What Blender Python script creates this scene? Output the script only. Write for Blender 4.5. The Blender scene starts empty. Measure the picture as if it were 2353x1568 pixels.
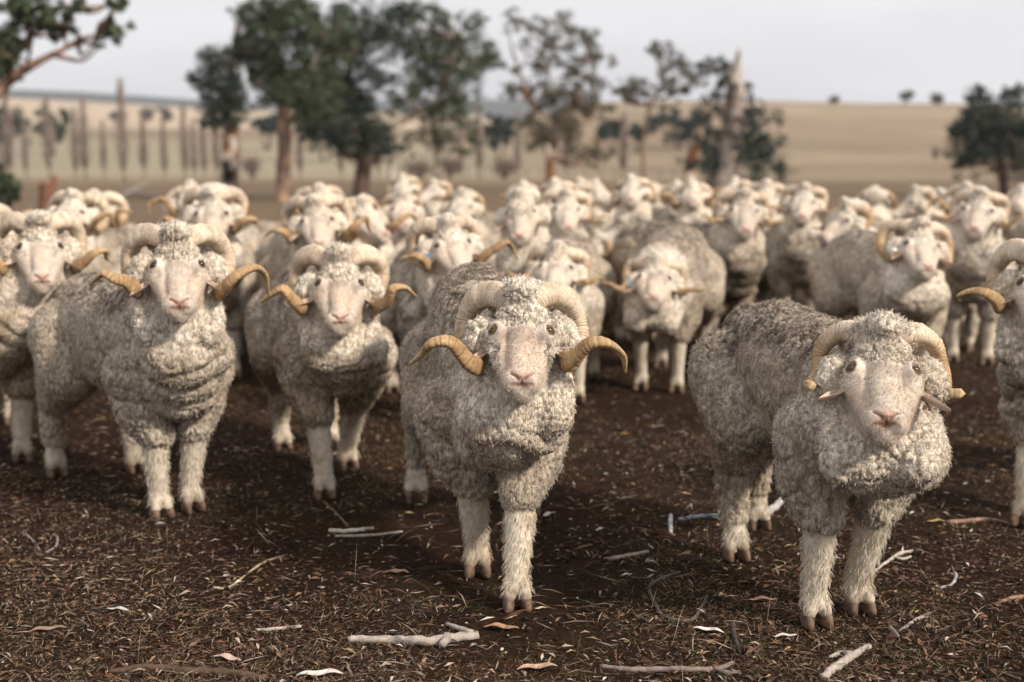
import bpy, bmesh, math, random
import numpy as np
from mathutils import Vector, Matrix, Euler

S = bpy.context.scene
COL = S.collection
# ------------------------------------------------------------------ camera
F_PX, CX, CY, CAM_H = 2941.0, 1176.5, 784.0, 1.20      # photo measured on a 2353 px wide copy
TILT = math.atan((784.0 - 380.0) / F_PX)
cam_d = bpy.data.cameras.new('camera')
cam_d.sensor_width = 36.0
cam_d.lens = 45.0
cam_d.clip_start = 0.05
cam_d.clip_end = 20000.0
cam_d.dof.use_dof = True
cam_d.dof.focus_distance = 3.30
cam_d.dof.aperture_fstop = 2.0
cam_d.dof.aperture_blades = 0
cam = bpy.data.objects.new('camera', cam_d)
cam.location = (0, 0, CAM_H)
cam.rotation_euler = (math.pi / 2 - TILT, 0, 0)
COL.objects.link(cam)
S.camera = cam

# ------------------------------------------------------------------ world, sun, exposure
SUN_AZ = math.radians(128)      # clockwise from +Y (view direction): right and behind the camera
SUN_EL = math.radians(36)
w = bpy.data.worlds.new('World')
S.world = w
w.use_nodes = True
nt = w.node_tree
nt.nodes.clear()
N = nt.nodes.new
out = N('ShaderNodeOutputWorld')
bg = N('ShaderNodeBackground')
bg.inputs['Strength'].default_value = 0.10
sky = N('ShaderNodeTexSky')
sky.sky_type = 'NISHITA'
sky.sun_disc = False
sky.sun_elevation = SUN_EL
sky.sun_rotation = SUN_AZ
sky.air_density = 1.0
sky.dust_density = 2.0
tc = N('ShaderNodeTexCoord')
mp = N('ShaderNodeMapping'); mp.inputs['Scale'].default_value = (1.0, 1.0, 4.5)
nz = N('ShaderNodeTexNoise'); nz.inputs['Scale'].default_value = 2.2; nz.inputs['Detail'].default_value = 5; nz.inputs['Roughness'].default_value = 0.5
rp = N('ShaderNodeValToRGB')
rp.color_ramp.elements[0].position = 0.32; rp.color_ramp.elements[0].color = (8.6, 8.5, 8.8, 1)
rp.color_ramp.elements[1].position = 0.70; rp.color_ramp.elements[1].color = (11.6, 11.4, 11.4, 1)
mx = N('ShaderNodeMixRGB'); mx.inputs['Fac'].default_value = 0.93
L = nt.links.new
L(tc.outputs['Generated'], mp.inputs['Vector']); L(mp.outputs[0], nz.inputs['Vector'])
L(nz.outputs['Fac'], rp.inputs['Fac']); L(sky.outputs[0], mx.inputs['Color1']); L(rp.outputs[0], mx.inputs['Color2'])
L(mx.outputs[0], bg.inputs['Color']); L(bg.outputs[0], out.inputs['Surface'])

sun_d = bpy.data.lights.new('sun', 'SUN')
sun_d.energy = 5.0
sun_d.angle = math.radians(6)
sun_d.color = (1.0, 0.89, 0.77)
sun = bpy.data.objects.new('sun', sun_d)
sdir = Vector((math.sin(SUN_AZ) * math.cos(SUN_EL), math.cos(SUN_AZ) * math.cos(SUN_EL), math.sin(SUN_EL)))
sun.rotation_euler = sdir.to_track_quat('Z', 'Y').to_euler()
sun.location = sdir * 50
COL.objects.link(sun)
S.view_settings.view_transform = 'Standard'
S.view_settings.look = 'None'
S.view_settings.exposure = 0.0
S.view_settings.gamma = 1.0
S.view_settings.use_curve_mapping = False
S.render.engine = 'CYCLES'
S.cycles.use_denoising = True
S.cycles.max_bounces = 5
S.cycles.diffuse_bounces = 3
S.cycles_curves.shape = 'RIBBONS'

# ------------------------------------------------------------------ helpers
def ray(px, py):
    x = (px - CX) / F_PX; u = -(py - CY) / F_PX
    return np.array([x, math.cos(TILT) + u * math.sin(TILT), -math.sin(TILT) + u * math.cos(TILT)])

def at_depth(px, py, depth):
    d = ray(px, py)
    return np.array([0, 0, CAM_H]) + d * (depth / d[1])

def at_ground(px, py, z=0.0):
    d = ray(px, py)
    return np.array([0, 0, CAM_H]) + d * ((z - CAM_H) / d[2])

def tag(o, label=None, cat=None, group=None, kind=None):
    if label: o['label'] = label
    if cat: o['category'] = cat
    if group: o['group'] = group
    if kind: o['kind'] = kind
    return o

def empty(name, loc, rz=0.0):
    o = bpy.data.objects.new(name, None)
    o.location = loc; o.rotation_euler = (0, 0, rz)
    o.empty_display_size = 0.2
    COL.objects.link(o)
    return o

def mesh_np(name, V, Fq, mat=None, parent=None, smooth=True, col=None):
    """V (n,3), Fq list of arrays each (m,k)"""
    me = bpy.data.meshes.new(name)
    if not isinstance(Fq, (list, tuple)): Fq = [Fq]
    Fq = [f for f in Fq if len(f)]
    nl = sum(f.size for f in Fq)
    me.vertices.add(len(V)); me.vertices.foreach_set('co', np.ascontiguousarray(V, dtype=np.float32).ravel())
    me.loops.add(nl)
    me.loops.foreach_set('vertex_index', np.concatenate([f.ravel() for f in Fq]).astype(np.int32))
    tot = np.concatenate([np.full(len(f), f.shape[1]) for f in Fq]).astype(np.int32)
    me.polygons.add(len(tot))
    st = np.concatenate([[0], np.cumsum(tot)[:-1]]).astype(np.int32)
    me.polygons.foreach_set('loop_start', st)
    me.polygons.foreach_set('loop_total', tot)
    me.update(calc_edges=True)
    if smooth: me.polygons.foreach_set('use_smooth', np.ones(len(tot), dtype=bool))
    if col is not None:
        set_col(me, col)
    if mat: me.materials.append(mat)
    o = bpy.data.objects.new(name, me)
    if parent: o.parent = parent
    COL.objects.link(o)
    return o

def set_col(me, col):
    a = me.attributes.new('Col', 'FLOAT_COLOR', 'POINT')
    c = np.ones((len(me.vertices), 4), dtype=np.float32); c[:, :3] = col
    a.data.foreach_set('color', c.ravel())

# ------------------------------------------------------------------ numpy noise
def _h(ix, iy, iz, s):
    h = (ix.astype(np.int64) * 73856093) ^ (iy.astype(np.int64) * 19349663) ^ (iz.astype(np.int64) * 83492791) ^ (s * 2654435761)
    h = (h ^ (h >> 13)) * 1274126177 & 0xffffffff
    h = (h ^ (h >> 16)) * 2246822519 & 0xffffffff
    h ^= h >> 15
    return (h & 0xffffff) / float(0x1000000)

def vnoise(P, s=0):
    I = np.floor(P).astype(np.int64); f = P - I
    f = f * f * (3 - 2 * f)
    r = 0
    for dx in (0, 1):
        wx = f[:, 0] if dx else 1 - f[:, 0]
        for dy in (0, 1):
            wy = f[:, 1] if dy else 1 - f[:, 1]
            for dz in (0, 1):
                wz = f[:, 2] if dz else 1 - f[:, 2]
                r = r + wx * wy * wz * _h(I[:, 0] + dx, I[:, 1] + dy, I[:, 2] + dz, s)
    return r * 2 - 1

def fbm(P, s=0, o=3):
    r = 0; a = 1.0; t = 0
    for k in range(o):
        r = r + a * vnoise(P * (2.03 ** k), s + k * 7); t += a; a *= 0.5
    return r / t

def voro(P, s=0):
    """F1, F2, feature point (in P space), random per cell"""
    P = P.astype(np.float32)
    I = np.floor(P).astype(np.int64); fr = (P - I).astype(np.float32)
    n = len(P)
    F1 = np.full(n, 9.0, np.float32); F2 = np.full(n, 9.0, np.float32); Q = np.zeros((n, 3), np.float32); R = np.zeros(n, np.float32)
    hx = [(I[:, 0] + d) * 73856093 ^ (s * 2654435761) for d in (-1, 0, 1)]
    hy = [(I[:, 1] + d) * 19349663 for d in (-1, 0, 1)]
    hz = [(I[:, 2] + d) * 83492791 for d in (-1, 0, 1)]
    q = np.empty((n, 3), np.float32)
    for dx in (0, 1, 2):
        for dy in (0, 1, 2):
            hxy = hx[dx] ^ hy[dy]
            for dz in (0, 1, 2):
                h = hxy ^ hz[dz]
                h = (h ^ (h >> 13)) * 1274126177 & 0xffffffff
                h = (h ^ (h >> 16)) * 2246822519 & 0xffffffff
                h ^= h >> 15
                q[:, 0] = (h & 1023) * (.8 / 1023) + (dx - .9); q[:, 1] = ((h >> 10) & 1023) * (.8 / 1023) + (dy - .9); q[:, 2] = ((h >> 20) & 1023) * (.8 / 1023) + (dz - .9)
                e = q - fr
                d = np.einsum('ij,ij->i', e, e)
                new = d < F1
                F2 = np.where(new, F1, np.minimum(F2, d))
                F1 = np.where(new, d, F1)
                w_ = np.nonzero(new)[0]
                Q[w_] = q[w_]; R[w_] = ((h[w_] >> 4) & 1023) / 1023.0
    return np.sqrt(F1), np.sqrt(F2), I + Q.astype(float), R

def sstep(a, b, x):
    t = np.clip((x - a) / (b - a), 0, 1)
    return t * t * (3 - 2 * t)

def mixc(a, b, t):
    t = np.asarray(t)[..., None]
    return a * (1 - t) + b * t

# ------------------------------------------------------------------ material helper
class MT:
    def __init__(self, name, rough=0.9, spec=0.2):
        self.m = bpy.data.materials.new(name); self.m.use_nodes = True
        self.nt = self.m.node_tree; self.b = self.nt.nodes['Principled BSDF']
        self.b.inputs['Roughness'].default_value = rough
        self.b.inputs['Specular IOR Level'].default_value = spec
    def n(self, t, **k):
        nd = self.nt.nodes.new(t)
        for a, v in k.items():
            if hasattr(nd, a): setattr(nd, a, v)
            else: nd.inputs[a].default_value = v
        return nd
    def l(self, a, b): self.nt.links.new(a, b)
    def coord(self, kind='Object', scale=(1, 1, 1)):
        t = self.n('ShaderNodeTexCoord'); mp = self.n('ShaderNodeMapping'); mp.inputs['Scale'].default_value = scale
        self.l(t.outputs[kind], mp.inputs['Vector']); return mp.outputs[0]
    def noise(self, vec, scale, detail=4, rough=0.55):
        n = self.n('ShaderNodeTexNoise'); n.inputs['Scale'].default_value = scale; n.inputs['Detail'].default_value = detail; n.inputs['Roughness'].default_value = rough
        self.l(vec, n.inputs['Vector']); return n.outputs['Fac']
    def ramp(self, fac, stops):
        r = self.n('ShaderNodeValToRGB'); e = r.color_ramp.elements
        while len(e) < len(stops): e.new(0.5)
        for i, (p, c) in enumerate(stops):
            e[i].position = p; e[i].color = (*c, 1) if len(c) == 3 else c
        self.l(fac, r.inputs['Fac']); return r.outputs['Color']
    def mix(self, fac, a, b, mode='MIX'):
        m = self.n('ShaderNodeMixRGB'); m.blend_type = mode
        for i, v in (('Fac', fac), ('Color1', a), ('Color2', b)):
            if hasattr(v, 'links') or hasattr(v, 'is_linked'): self.l(v, m.inputs[i])
            elif i == 'Fac': m.inputs[i].default_value = v
            else: m.inputs[i].default_value = (*v, 1)
        return m.outputs[0]
    def bump(self, h, strength=0.5, dist=0.002):
        b = self.n('ShaderNodeBump'); b.inputs['Strength'].default_value = strength; b.inputs['Distance'].default_value = dist
        self.l(h, b.inputs['Height']); self.l(b.outputs[0], self.b.inputs['Normal'])
    def color(self, c):
        if hasattr(c, 'is_linked'): self.l(c, self.b.inputs['Base Color'])
        else: self.b.inputs['Base Color'].default_value = (*c, 1)
    def attr(self, name='Col'):
        a = self.n('ShaderNodeAttribute'); a.attribute_name = name; return a.outputs['Color']

def mat_simple(name, c, rough=0.9, spec=0.2, var=0.25, scale=30, bump=0.0):
    t = MT(name, rough, spec)
    co = t.coord(); f = t.noise(co, scale)
    t.color(t.ramp(f, [(0.3, tuple(x * (1 - var) for x in c)), (0.7, tuple(min(1, x * (1 + var)) for x in c))]))
    if bump: t.bump(f, bump, 0.01)
    return t.m

# ------------------------------------------------------------------ RAM MATERIALS
def build_ram_mats():
    M = {}
    t = MT('fleece_and_skin', 0.95, 0.08)
    c = t.attr()
    co = t.coord()
    f = t.noise(co, 260, 3, 0.6)
    g = t.noise(co, 55, 3, 0.6)
    cc = t.mix(0.55, c, t.ramp(f, [(0.3, (0.62,) * 3), (0.7, (1.25,) * 3)]), 'MULTIPLY')
    cc = t.mix(0.5, cc, t.ramp(g, [(0.3, (0.75, 0.74, 0.73)), (0.7, (1.18, 1.17, 1.15))]), 'MULTIPLY')
    vc = t.coord('Object', (1, 1, .45)); vn = t.n('ShaderNodeTexNoise'); vn.inputs['Scale'].default_value = 60; t.l(vc, vn.inputs['Vector'])
    vm = t.n('ShaderNodeVectorMath', operation='MULTIPLY_ADD'); t.l(vn.outputs['Color'], vm.inputs[0]); vm.inputs[1].default_value = (.008,) * 3; t.l(vc, vm.inputs[2])
    vv = t.n('ShaderNodeTexVoronoi'); vv.inputs['Scale'].default_value = 150; t.l(vm.outputs[0], vv.inputs['Vector'])
    ad = t.n('ShaderNodeMath', operation='MULTIPLY_ADD'); t.l(vv.outputs['Distance'], ad.inputs[0]); ad.inputs[1].default_value = -1.0; t.l(f, ad.inputs[2])
    wl = t.n('ShaderNodeAttribute'); wl.attribute_name = 'Wool'
    bw = t.n('ShaderNodeRGBToBW'); t.l(vv.outputs['Color'], bw.inputs[0])
    wf = t.n('ShaderNodeMath', operation='MULTIPLY'); t.l(wl.outputs['Fac'], wf.inputs[0]); wf.inputs[1].default_value = .85
    cc = t.mix(wf.outputs[0], cc, t.mix(1, cc, t.ramp(bw.outputs[0], [(.25, (.62, .60, .58)), (.7, (1.18, 1.16, 1.12))]), 'MULTIPLY'))
    hm = t.n('ShaderNodeMath', operation='MULTIPLY'); t.l(ad.outputs[0], hm.inputs[0]); t.l(wl.outputs['Fac'], hm.inputs[1])
    h2 = t.n('ShaderNodeMath', operation='MULTIPLY_ADD'); t.l(f, h2.inputs[0]); h2.inputs[1].default_value = .22; t.l(hm.outputs[0], h2.inputs[2])
    t.color(cc); t.bump(h2.outputs[0], 0.75, 0.0045)
    M['body'] = t.m
    t = MT('fleece_strands', 0.95, 0.05); t.color(t.attr()); M['strand'] = t.m
    t = MT('ear_skin', 0.8, 0.15)
    co = t.coord(); f = t.noise(co, 60)
    t.color(t.ramp(f, [(0.3, (0.42, 0.33, 0.27)), (0.7, (0.62, 0.50, 0.42))])); t.bump(f, 0.3, 0.002); M['ear'] = t.m
    t = MT('horn_keratin', 0.62, 0.25)
    c = t.attr(); co = t.coord(); f = t.noise(co, 120, 5, 0.65)
    t.color(t.mix(0.8, c, t.ramp(f, [(0.3, (0.62, 0.56, 0.5)), (0.7, (1.2, 1.2, 1.18))]), 'MULTIPLY')); t.bump(f, 0.4, 0.002); M['horn'] = t.m
    t = MT('hoof_keratin', 0.6, 0.3)
    co = t.coord(); f = t.noise(co, 45)
    t.color(t.ramp(f, [(0.3, (0.055, 0.034, 0.022)), (0.7, (0.20, 0.13, 0.085))])); t.bump(f, 0.4, 0.002); M['hoof'] = t.m
    # eye: local +Y looks out, X is along the slot pupil
    for nm_, c0, c1 in (('eye_amber', (0.09, 0.048, 0.014), (0.15, 0.08, 0.025)), ('eye', (0.035, 0.018, 0.008), (0.06, 0.03, 0.012))):
        t = MT('eye_amber_brown' if nm_ == 'eye_amber' else 'eye_dark_brown', 0.18, 0.4)
        co = t.n('ShaderNodeTexCoord').outputs['Object']
        mp = t.n('ShaderNodeMapping'); mp.inputs['Scale'].default_value = (1, 0, 2.6); t.l(co, mp.inputs['Vector'])
        ln = t.n('ShaderNodeVectorMath', operation='LENGTH'); t.l(mp.outputs[0], ln.inputs[0])
        mp2 = t.n('ShaderNodeMapping'); mp2.inputs['Scale'].default_value = (1, 0, 1); t.l(co, mp2.inputs['Vector'])
        ln2 = t.n('ShaderNodeVectorMath', operation='LENGTH'); t.l(mp2.outputs[0], ln2.inputs[0])
        iris = t.ramp(ln2.outputs['Value'], [(0.0, c0), (0.0085, c1), (0.0102, (0.012, 0.008, 0.006))])
        pup = t.ramp(ln.outputs['Value'], [(0.0, (0, 0, 0)), (0.0070, (0, 0, 0)), (0.0085, (1, 1, 1))])
        t.color(t.mix(1.0, iris, pup, 'MULTIPLY')); M[nm_] = t.m
    for nm, c in (('tag_blue', (0.02, 0.24, 0.40)), ('tag_orange', (0.75, 0.16, 0.05)), ('tag_white', (0.75, 0.73, 0.70))):
        M[nm] = mat_simple(nm, c, 0.45, 0.4, 0.1, 40)
    return M
MR = build_ram_mats()
# ------------------------------------------------------------------ RAM BUILDER
def ico(sub):
    bm = bmesh.new(); bmesh.ops.create_icosphere(bm, subdivisions=sub, radius=1.0)
    V = np.array([v.co[:] for v in bm.verts]); F = np.array([[v.index for v in f.verts] for f in bm.faces]); bm.free()
    return V, F
ICO = {2: ico(2), 3: ico(3), 4: ico(4)}

def rotx(a):
    c, s = math.cos(a), math.sin(a); return np.array([[1, 0, 0], [0, c, -s], [0, s, c]])
def roty(a):
    c, s = math.cos(a), math.sin(a); return np.array([[c, 0, s], [0, 1, 0], [-s, 0, c]])
def rotz(a):
    c, s = math.cos(a), math.sin(a); return np.array([[c, -s, 0], [s, c, 0], [0, 0, 1]])

HS = 1.07
class Prims:
    def __init__(self): self.c = []; self.r = []; self.R = []; self.t = []
    def e(self, c, r, tg='wool', R=None):
        if np.isscalar(r): r = (r, r, r)
        if self.hs(R, tg): r = tuple(v * HS for v in r)
        if R is not None: R = R / np.linalg.norm(R[:, 0])
        self.c.append(np.array(c, float)); self.r.append(np.array(r, float)); self.R.append(np.eye(3) if R is None else R); self.t.append(tg)
    def hs(self, R, tg): return R is not None or tg == 'face'
    def chain(self, pts, radii, tg='wool', sq=(1, 1, 1), R=None):
        for i in range(len(pts) - 1):
            a, b = np.array(pts[i], float), np.array(pts[i + 1], float)
            ra, rb = radii[i], radii[i + 1]
            n = max(2, int(np.linalg.norm(b - a) / (0.28 * min(ra, rb))) + 1)
            for k in range(n + (i == len(pts) - 2)):
                t = k / n
                self.e(a + (b - a) * t, np.array(sq) * (ra + (rb - ra) * t), tg, R)
    def mesh(self):
        Vs, Fs, o = [], [], 0
        for c, r, R in zip(self.c, self.r, self.R):
            V, F = ICO[4 if r.max() > 0.12 else (3 if r.max() > 0.03 else 2)]
            Vs.append((V * r) @ R.T + c); Fs.append(F + o); o += len(V)
        return np.concatenate(Vs), np.concatenate(Fs)
    def weights(self, P, tags):
        best = {}
        for tg in tags: best[tg] = np.full(len(P), 9.0)
        P = P.astype(np.float32); lo, hi = P.min(0) - .05, P.max(0) + .05
        for c, r, R, tg in zip(self.c, self.r, self.R, self.t):
            if ((c + r.max() < lo) | (c - r.max() > hi)).any(): continue
            q = ((P - c.astype(np.float32)) @ R.astype(np.float32)) / r.astype(np.float32)
            d = (np.sqrt((q ** 2).sum(1)) - 1) * r.min()
            best[tg] = np.minimum(best[tg], d)
        B = np.stack([best[t] for t in tags], 1)
        W = np.exp(-(B - B.min(1, keepdims=True)) / 0.006)
        W /= W.sum(1, keepdims=True)
        return {t: W[:, i] for i, t in enumerate(tags)}

PITCH0 = math.radians(48)
HORN_KINDS = {
    # upright head frame: x out, y forward, z up, radius
    'wide': [(0.026, -0.062, 0.028, 0.0202), (0.044, -0.070, 0.047, 0.0232), (0.066, -0.087, 0.059, 0.0279), (0.092, -0.122, 0.061, 0.0310), (0.136, -0.157, 0.038, 0.0310), (0.163, -0.177, -0.002, 0.0286), (0.165, -0.150, -0.055, 0.0274),
             (0.148, -0.100, -0.100, 0.0248), (0.132, -0.030, -0.108, 0.0232), (0.148, 0.030, -0.085, 0.0212), (0.195, 0.062, -0.045, 0.0186), (0.245, 0.060, -0.030, 0.0149), (0.283, 0.040, -0.062, 0.0099), (0.297, 0.025, -0.118, 0.0029)],
    'up': [(0.026, -0.062, 0.028, 0.0202), (0.044, -0.070, 0.047, 0.0232), (0.068, -0.087, 0.059, 0.0279), (0.096, -0.124, 0.062, 0.0325), (0.138, -0.162, 0.040, 0.0318), (0.160, -0.182, -0.002, 0.0286), (0.158, -0.150, -0.055, 0.0274),
           (0.142, -0.090, -0.095, 0.0248), (0.145, -0.020, -0.095, 0.0232), (0.168, 0.030, -0.065, 0.0199), (0.200, 0.050, -0.035, 0.0166), (0.235, 0.045, -0.030, 0.0124), (0.262, 0.030, -0.052, 0.0075), (0.276, 0.020, -0.068, 0.0033)],
    'short': [(0.024, -0.082, 0.022, 0.0174), (0.041, -0.090, 0.041, 0.0200), (0.063, -0.102, 0.053, 0.0226), (0.091, -0.132, 0.055, 0.0240), (0.128, -0.154, 0.032, 0.0220), (0.147, -0.162, 0.003, 0.0187), (0.156, -0.125, -0.031, 0.0146),
              (0.160, -0.090, -0.058, 0.0120), (0.169, -0.065, -0.064, 0.0107), (0.182, -0.055, -0.054, 0.0107)],
    'flat': [(0.026, -0.062, 0.028, 0.0202), (0.044, -0.070, 0.047, 0.0232), (0.068, -0.082, 0.058, 0.0263), (0.102, -0.107, 0.058, 0.0279), (0.145, -0.132, 0.042, 0.0263), (0.158, -0.122, 0.000, 0.0217), (0.158, -0.080, -0.055, 0.0191),
             (0.165, -0.040, -0.080, 0.0158), (0.200, -0.010, -0.080, 0.0124), (0.245, 0.000, -0.062, 0.0083), (0.285, 0.000, -0.060, 0.0033)],
    'curl': [(0.026, -0.062, 0.028, 0.0202), (0.044, -0.070, 0.047, 0.0232), (0.068, -0.087, 0.059, 0.0271), (0.100, -0.117, 0.061, 0.0286), (0.145, -0.142, 0.042, 0.0263), (0.172, -0.137, -0.005, 0.0224), (0.172, -0.095, -0.065, 0.0199),
             (0.150, -0.050, -0.098, 0.0158), (0.128, -0.020, -0.090, 0.0108), (0.118, -0.010, -0.070, 0.0049)],
}

def catmull(P, n):
    P = np.array(P, float)
    Q = np.vstack([2 * P[0] - P[1], P, 2 * P[-1] - P[-2]])
    res = []
    m = len(P) - 1
    for k in range(n):
        u = k / (n - 1) * m; i = min(int(u), m - 1); t = u - i
        a, b, c, d = Q[i], Q[i + 1], Q[i + 2], Q[i + 3]
        res.append(0.5 * ((2 * b) + (-a + c) * t + (2 * a - 5 * b + 4 * c - d) * t * t + (-a + 3 * b - 3 * c + d) * t ** 3))
    return np.array(res)

def horn_mesh(name, kind, side, HM, hp, parent, rings, segs, seed, gold=0.6):
    pts = np.array(HORN_KINDS[kind]); rng = np.random.RandomState(seed)
    pts = pts.copy()
    pts[:, 2] += .016 * np.clip((pts[:, 2] + .03) / .06, 0, 1)
    pts[5:, :3] += rng.normal(0, 0.006, (len(pts) - 5, 3)) * np.linspace(0.4, 1.6, len(pts) - 5)[:, None]
    C = catmull(pts, rings)
    P = C[:, :3] * np.array([side, 1, 1]); r = np.maximum(C[:, 3], 0.002)
    P = P @ rotx(-PITCH0).T                   # upright -> face frame
    P = P @ HM.T + hp
    T = np.gradient(P, axis=0); T /= np.linalg.norm(T, axis=1)[:, None]
    s = np.concatenate([[0], np.cumsum(np.linalg.norm(np.diff(P, axis=0), axis=1))])
    ctr = P[int(rings * .12):int(rings * .6)].mean(0)
    V = []; cols = []; ph = 0.0
    a = np.linspace(0, 2 * math.pi, segs, endpoint=False)
    for i in range(rings):
        o = P[i] - ctr; o -= T[i] * (o @ T[i]); o /= np.linalg.norm(o) + 1e-9
        b = np.cross(T[i], o)
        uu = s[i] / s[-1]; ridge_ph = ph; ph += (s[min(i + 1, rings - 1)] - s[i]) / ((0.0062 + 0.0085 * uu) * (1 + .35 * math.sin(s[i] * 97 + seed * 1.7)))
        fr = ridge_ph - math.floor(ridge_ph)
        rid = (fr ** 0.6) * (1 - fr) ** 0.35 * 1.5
        amp = (0.06 + .07 * uu) * min(1, r[i] / 0.02)
        # rounded triangular section: flat on the inner side, keel outside
        sec = 1.0 + 0.08 * np.cos(a) + 0.10 * np.cos(3 * a + 0.5)
        nn = 1 + 0.03 * np.sin(a * 2 + s[i] * 40 + seed)
        rr = r[i] * sec * nn * (1 - amp + amp * rid * 1.3)
        ring = P[i] + np.outer(rr * np.cos(a) * 1.12, o) + np.outer(rr * np.sin(a) * 0.90, b)
        ring = ring + (ring - P[i]) * (0.07 * fbm(ring * 70, seed, 2))[:, None]
        V.append(ring)
        u = s[i] / s[-1]
        pale = np.array([0.70, 0.585, 0.46]); goldc = np.array([0.43, 0.265, 0.11]); tipc = np.array([0.50, 0.37, 0.21])
        t1 = np.clip((u - 0.25) / 0.3, 0, 1) * gold; t2 = np.clip((u - 0.82) / 0.15, 0, 1)
        c = pale * (1 - t1) + goldc * t1; c = c * (1 - t2) + tipc * t2
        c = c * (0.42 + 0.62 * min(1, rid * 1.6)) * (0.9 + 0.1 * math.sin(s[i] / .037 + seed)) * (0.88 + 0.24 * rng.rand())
        st_ = np.clip(fbm(ring * np.array([38, 38, 38]), seed + 3, 2) * 1.6 + .05, 0, 1)[:, None] * (.35 + .5 * uu)
        cols.append(np.tile(c, (segs, 1)) * (1 - st_) + np.array([.24, .135, .06]) * st_)
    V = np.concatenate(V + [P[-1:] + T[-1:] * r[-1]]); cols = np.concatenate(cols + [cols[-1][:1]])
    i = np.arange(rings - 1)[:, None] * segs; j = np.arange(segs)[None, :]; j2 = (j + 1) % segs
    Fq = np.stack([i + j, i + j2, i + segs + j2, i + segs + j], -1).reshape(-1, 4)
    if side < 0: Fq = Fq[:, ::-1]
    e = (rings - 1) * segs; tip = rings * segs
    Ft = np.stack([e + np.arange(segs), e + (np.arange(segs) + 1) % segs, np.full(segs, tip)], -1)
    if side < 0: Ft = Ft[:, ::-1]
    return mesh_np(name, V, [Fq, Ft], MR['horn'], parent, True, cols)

def ear_mesh(side, HM, hp, parent, droop=0.0, n=10, m=9):
    V = []
    L = 0.068
    for k, off in ((0, 0.0), (1, -0.0045)):
        for i in range(n):
            u = i / (n - 1); w = 0.022 * (math.sin(math.pi * min(1, (u * 0.93 + 0.07)) ** 0.8) ** 0.75) + 0.001
            for j in range(m):
                v = (j / (m - 1) - 0.5) * 2
                x = 0.076 + L * u * 0.93
                z = -0.018 - u * (0.042 + droop) + v * w * 0.85 - 0.02 * u * u
                y = -0.062 + 0.030 * u - 0.018 * (1 - v * v) * math.sin(math.pi * (0.15 + 0.7 * u)) + off * (1 - abs(v) * 0.8) * math.sin(math.pi * (0.1 + 0.8 * u)) - 0.012 * v * (w / .022)
                V.append((side * x, y, z))
    V = np.array(V) @ HM.T + hp
    Fq = []
    for i in range(n - 1):
        for j in range(m - 1):
            a = i * m + j
            Fq.append((a, a + 1, a + m + 1, a + m)); b = a + n * m
            Fq.append((b + m, b + m + 1, b + 1, b))
    o = n * m
    for i in range(n - 1):
        a = i * m; Fq.append((a + m, a + m + o, a + o, a)); a = i * m + m - 1; Fq.append((a, a + o, a + m + o, a + m))
    for j in range(m - 1):
        a = (n - 1) * m + j; Fq.append((a, a + 1, a + 1 + o, a + o))
    return mesh_np('ear', V, np.array(Fq), MR['ear'], parent)

def eye_obj(side, HM, hp, parent, sub=3, s=1.0):
    V, F = ICO[sub]
    o = mesh_np('eye', V * 0.0128 * s, F, MR['eye_amber' if parent.name in ('merino_ram', 'merino_ram.001') else 'eye'], parent)
    HS_ = np.linalg.norm(HM[:, 0]); HR = HM / HS_
    # look direction in face frame: outward, forward, a little up the face
    look = np.array([side * 0.62, 0.78, -0.10]); look /= np.linalg.norm(look)
    R = np.zeros((3, 3)); R[:, 1] = HR @ look
    x = HR @ np.array([1.0, 0, 0]); x -= R[:, 1] * (x @ R[:, 1]); x /= np.linalg.norm(x)
    R[:, 0] = x; R[:, 2] = np.cross(x, R[:, 1])
    p = HM @ (np.array([side * 0.0660, -0.012, 0.0]) * s) + hp
    m = Matrix(R.tolist()).to_4x4(); m.translation = Vector(p)
    o.matrix_basis = m
    return o

def hoof_mesh(p, fwd, parent, lift=0.0, pitch=0.0):
    """cloven hoof: two rounded wedges, p = ground point under the pastern"""
    Vs, Fs, o = [], [], 0
    V0, F0 = ICO[3]
    for sd in (-1, 1):
        V = V0.copy()
        V = np.sign(V) * np.abs(V) ** 0.75
        x = V[:, 0] * 0.0180; y = V[:, 1] * 0.036; z = V[:, 2]
        top = (z + 1) / 2
        y = y * (1 - 0.25 * top) - 0.010 * top + 0.014
        x = x * (1 - 0.12 * top) * (1 - 0.35 * np.clip(y / 0.05, 0, 1))
        zz = np.clip(z, -0.85, 1) * 0.024 + 0.0205
        x = x + sd * 0.0225 + sd * 0.12 * np.clip(y, 0, 1)
        Vs.append(np.stack([x, y, zz], 1)); Fs.append(F0 + o); o += len(V)
    V = np.concatenate(Vs)
    V = V @ rotx(-pitch).T
    V[:, 2] += lift
    f = np.array([fwd[0], fwd[1], 0], float); f /= np.linalg.norm(f)
    R = np.stack([np.array([f[1], -f[0], 0]), f, np.array([0, 0, 1.0])], 1)
    V = V @ R.T + np.array([p[0], p[1], 0])
    return mesh_np('hoof', V, np.concatenate(Fs), MR['hoof'], parent)

CREAM = np.array([0.60, 0.52, 0.425]); PALE = np.array([0.70, 0.64, 0.555]); DIRT = np.array([0.20, 0.16, 0.13])
TAN = np.array([0.40, 0.31, 0.205]); FACE = np.array([0.57, 0.495, 0.415]); PINK = np.array([0.66, 0.42, 0.36])
LEG = np.array([0.64, 0.57, 0.46]); STAIN = np.array([0.16, 0.075, 0.045])

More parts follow.
